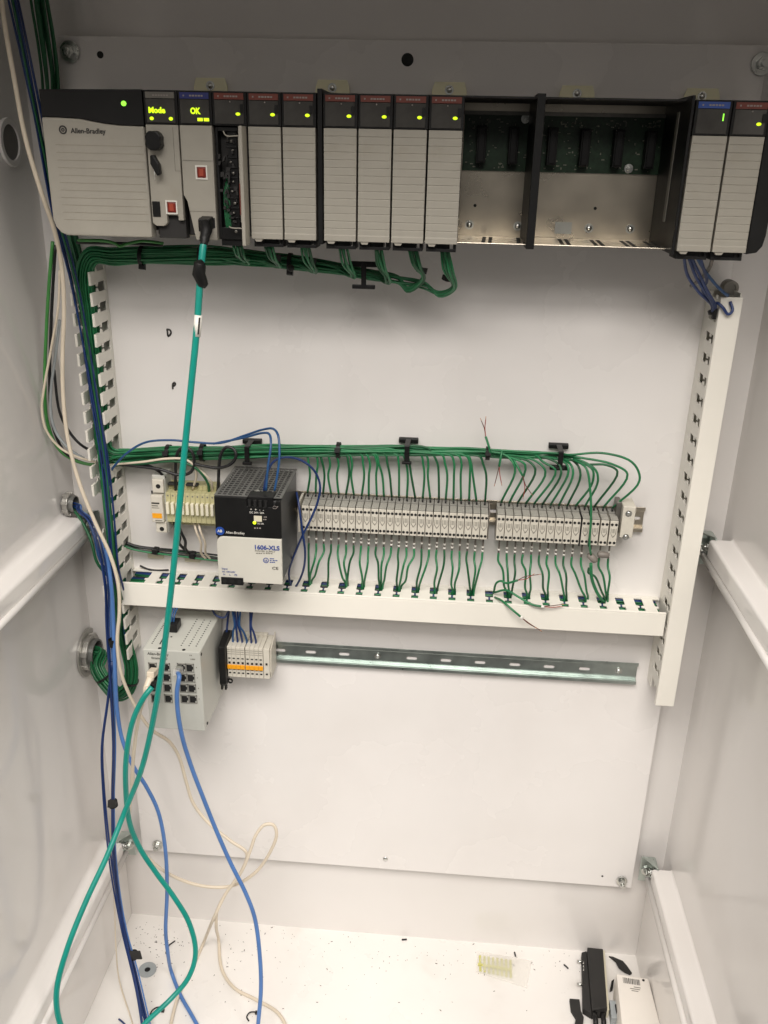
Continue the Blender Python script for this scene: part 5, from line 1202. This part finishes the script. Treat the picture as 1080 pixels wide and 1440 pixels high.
single('thin_cable', 'thin pale cord dropping beside the dark blue bundle to the floor', 'cable', P((160, 1000, -.080), (157, 1100, -.090), (156, 1190, -.100), (161, 1270, -.110), (163, 1330, -.125)) + [atz(170, 1385) + Vector((0, -.003, .010)), atz(184, 1432) + Vector((0, 0, .0015)), atz(196, 1475) + Vector((0, 0, .0015))], .0011, 'cable_white', n=6)
# ------------------------------------------------------------------ things on the cabinet floor
fl = MB(); c = atz(207.5, 1364.5)
wt = thing('floor_plug', 'grey round plug with dark centre set in the floor at lower left', 'plug', c)
obj('washer', MB().ring(c + Vector((0, 0, .0002)), (0, 0, 1), .0046, .0142, .0022, 30), 'washer_grey', wt, bevel=0.0005)
obj('bolt_head', MB().cyl(c, c + Vector((0, 0, .0012)), .0045, 16), 'hole_dark', wt)
# black terminal cover lying on the floor
a = atz(819, 1423); b = atz(826, 1345)
FZ = -H
def floor_px(px, py, h=0.0): return atz(px, py, FZ + h)
tcv = thing('terminal_cover', 'long black plastic terminal strip lying on the floor at lower right', 'terminal strip', floor_px(838, 1400))
p0, p1 = floor_px(826, 1332, .022), floor_px(848, 1334, .022); q0, q1 = floor_px(833, 1420, .022), floor_px(854, 1417, .022)
def slab(quad, drop): return MB().prism([Vector(p) for p in quad], (0, 0, -drop))
obj('body', slab([p0, p1, q1, q0], .0215), 'black_matt', tcv, bevel=0.0012)
s0, s1 = floor_px(818, 1339, .012), floor_px(825.5, 1337, .012); r0, r1 = floor_px(820, 1418, .012), floor_px(832.5, 1420, .012)
obj('ledge', slab([s0, p0 + Vector((-.0003, 0, -.008)), q0 + Vector((-.0003, 0, -.008)), r0], .0125), 'black_matt', tcv, bevel=0.001)
e0, e1 = p1 + Vector((.0003, 0, -.004)), q1 + Vector((.0003, 0, -.004))
obj('edge_strip', slab([e0, e0 + Vector((.003, 0, 0)), e1 + Vector((.003, 0, 0)), e1], .017), 'cream', tcv)
for py in (1352, 1384):
    c = floor_px(815, py, .010); obj('stud', MB().cyl(c + Vector((-.004, 0, 0)), c + Vector((.006, 0, 0)), .0024, 10), 'zinc', tcv)
d = MB(); u = (r0 - s0).normalized()
for i in range(9):
    k = s0 + u * (.018 + .0022 * i) + Vector((.0035, 0, .0006)); d.obox(k, u * .0007, (.0007 + .0007 * (i % 3), 0, 0), (0, 0, .0001))
obj('print', d, 'ink_white', tcv)
for dx in (0, .012):
    c = q0 + Vector((.004 + dx, -.006, -.010)); obj('hook', MB().tube([c + Vector((0, .006, .004)), c + Vector((0, -.006, .004)), c + Vector((0, -.012, -.002)), c + Vector((.001, -.010, -.009))], [.004, .004, .0035, .003], n=8, k=2), 'black_plastic', tcv)
# black plastic scraps
def scrap(label, pxs, h0, th, cat='scrap'):
    pts = [floor_px(x, y, h) for x, y, h in pxs]
    return tag(obj('plastic_scrap', MB().prism(pts, (0, 0, -th)), 'black_matt', bevel=0.0006), label, cat, 'black plastic scraps')
scrap('black angular plastic clip left of the long black terminal strip', [(801, 1404, .006), (815, 1405, .006), (817, 1421, .006), (821, 1430, .006), (819, 1450, .006), (806, 1450, .006), (810, 1431, .006), (803, 1420, .006)], 0, .006)
scrap('pointed black plastic clip between the black strip and the right wall', [(856, 1344, .004), (862, 1345, .006), (876, 1351, .006), (882, 1358, .005), (889, 1368, .003), (886, 1370, .003), (878, 1366, .006), (870, 1360, .006), (866, 1352, .006)], 0, .003)
# white box
bx = thing('white_box', 'small white cardboard box with barcode standing on the floor at lower right', 'box', floor_px(895, 1420))
hb = .050
t0, t1, t2, t3 = floor_px(867, 1369, hb), floor_px(912, 1376, hb), floor_px(934, 1462, hb), floor_px(877, 1462, hb)
obj('carton', slab([t0, t1, t2, t3], hb - .0006), 'cardboard_white', bx, bevel=0.0015)
dr = (t1 - t0).normalized(); dn = (t3 - t0).normalized()
bars = MB(); rgb = random.Random(4); k = .009
while k < .034:
    wd = rgb.choice((.0004, .0007, .0010)); p = t0 + dr * k + dn * .0105 + Vector((0, 0, .0003)); bars.obox(p, dr * wd / 2, dn * .0050, (0, 0, .0001)); k += wd + rgb.choice((.0005, .0009))
obj('barcode', bars, 'ink_dark', bx)
ln = MB()
for i, (a_, b_) in enumerate(((.024, .034), (.018, .033), (.020, .030))):
    p = t0 + dr * (a_ + b_) / 2 + dn * (.020 + .0035 * i) + Vector((0, 0, .0003)); ln.obox(p, dr * (b_ - a_) / 2, dn * .0006, (0, 0, .0001))
obj('print', ln, 'ink_grey', bx)
obj('tape_dot', MB().cyl(t0 + dr * .040 + dn * .005, t0 + dr * .040 + dn * .005 + Vector((0, 0, .0006)), .0020, 12), 'hole_dark', bx)
sd = floor_px(862, 1382, .02)
cl_ = tag(obj('plastic_scrap', MB().prism([floor_px(860, 1379, .010), floor_px(864, 1376, .010), floor_px(862, 1388, .010), floor_px(858, 1390, .010)], (0, 0, -.009)), 'black_plastic', bevel=0.0006), 'small black clip against the left side of the white box', 'scrap', 'black plastic scraps')
gb = thing('foam_pad', 'grey green block wedged between the black strip and the white box', 'block', floor_px(862, 1420))
obj('block', slab([floor_px(857, 1406, .018), floor_px(868, 1407, .018), floor_px(872, 1431, .018), floor_px(860, 1431, .018)], .017), 'washer_grey', gb, bevel=0.001)
obj('face', slab([floor_px(865, 1412, .022), floor_px(869, 1412, .022), floor_px(871, 1422, .022), floor_px(867, 1423, .022)], .0038), 'black_plastic', gb)
# clear bag with yellow marker strips
bag = thing('clear_bag', 'clear plastic bag with yellow marker strips lying on the floor', 'bag', floor_px(705, 1362))
nx, ny = 14, 8; vs = []; fs = []
rgb = random.Random(9)
cn = [floor_px(671, 1338), floor_px(748, 1352), floor_px(741, 1391), floor_px(669, 1368)]
for j in range(ny + 1):
    for i in range(nx + 1):
        u, v = i / nx, j / ny
        p = (cn[0] * (1 - u) + cn[1] * u) * (1 - v) + (cn[3] * (1 - u) + cn[2] * u) * v
        p = p + Vector((0, 0, .0012 + (.0065 if u < .72 else .0035) * math.sin(math.pi * min(1, u * 1.2) if u < .83 else 0) * math.sin(math.pi * v) + rgb.uniform(0, .0014)))
        vs.append(p)
for j in range(ny):
    for i in range(nx): fs.append((j * (nx + 1) + i, j * (nx + 1) + i + 1, (j + 1) * (nx + 1) + i + 1, (j + 1) * (nx + 1) + i))
obj('film', MB().add(vs, fs, True), 'film', bag)
for i in range(8):
    x = 675 + i * 6.1; a, b = floor_px(x, 1344 + i * .9, .0022), floor_px(x + .6, 1366 + i * 1.2, .0022)
    obj('marker_strip', MB().obox((a + b) / 2, (.0017, 0, 0), (b - a) / 2, (0, 0, .0011)), 'strip_lime', bag)
sp_ = [floor_px(672, 1356, .0034), floor_px(718, 1364, .0034)]; obj('marker_spine', MB().obox((sp_[0] + sp_[1]) / 2, (sp_[1] - sp_[0]) / 2, (0, .0022, 0), (0, 0, .0008)), 'strip_lime', bag)
# cut cable ties and offcuts
GT = 'cut cable ties on the floor'
def loop_tie(label, c_px, pts, r=.0011):
    t = tag(obj('cut_cable_tie', MB().tube([floor_px(x, y, h) for x, y, h in pts], r, n=6, k=5), 'black_plastic'), label, 'cable tie', GT)
    x, y, h = pts[-1]; p = floor_px(x, y, h); obj('tie_head', MB().obox(p, (.0022, 0, 0), (0, .0022, 0), (0, 0, .0018)), 'black_plastic', t)
loop_tie('curved cut cable tie on the floor near the blue wire ends', None, [(211, 1427, .003), (214, 1421, .007), (220, 1417, .009), (228, 1417, .007), (229, 1421, .003)])
loop_tie('curved cut cable tie on the floor left of the hanging blue cable', None, [(350, 1436, .002), (347, 1430, .005), (351, 1424, .008), (358, 1423, .007), (361, 1424, .004)])
loop_tie('bent cut cable tie by the blue cable above the floor plug', None, [(246, 1323, .002), (242, 1326, .003), (238, 1329, .003), (236, 1334, .003), (235, 1339, .003)])
single('wire_offcut', 'short dark blue wire offcut on the floor at lower left', 'wire', [floor_px(167, 1433, .0015), floor_px(172, 1437, .0015), floor_px(180, 1445, .0015)], .0013, 'wire_blue', n=7)
single('wire_offcut', 'short black wire offcut on the floor between the bag and the black strip', 'wire', [floor_px(793, 1356.5, .0012), floor_px(796, 1359, .0012), floor_px(799, 1362, .0012)], .0013, 'cable_black', n=7)
single('wire_offcut', 'small dark chip on the floor along the back wall', 'wire', [floor_px(565, 1321.5, .001), floor_px(572, 1321, .001)], .0014, 'cable_black', n=7)
single('wire_offcut', 'small dark wire chip just above the clear bag', 'wire', [floor_px(723.5, 1339, .001), floor_px(725, 1345, .001)], .0013, 'cable_black', n=7)
rg = random.Random(31); ds = MB()
def speck(px, py, r):
    p = floor_px(px, py); a = rg.uniform(0, 6.28); d_ = Vector((math.cos(a), math.sin(a), 0)); e_ = Vector((-d_.y, d_.x, 0))
    l = r * rg.choice((1, 1, 1.6, 3)); ds.obox(p + Vector((0, 0, r * .4)), d_ * l, e_ * r * .8, (0, 0, r * .4))
for _ in range(150):
    px = rg.uniform(190, 830); py = 1300 + (px - 372) * .082 + abs(rg.gauss(0, 1)) * 34 + 3
    if py < 1440: speck(px, py, rg.uniform(.0002, .0006))
for _ in range(90):
    px, py = rg.gauss(215, 26), rg.gauss(1325, 26)
    if py > 1300 and px > 188: speck(px, py, rg.uniform(.0002, .0007))
for _ in range(60): speck(rg.uniform(200, 640), rg.uniform(1330, 1440), rg.uniform(.0002, .0006))
tag(obj('floor_debris', ds, 'speck'), 'fine dark dust and wire clippings scattered over the cabinet floor', 'debris', kind='stuff')
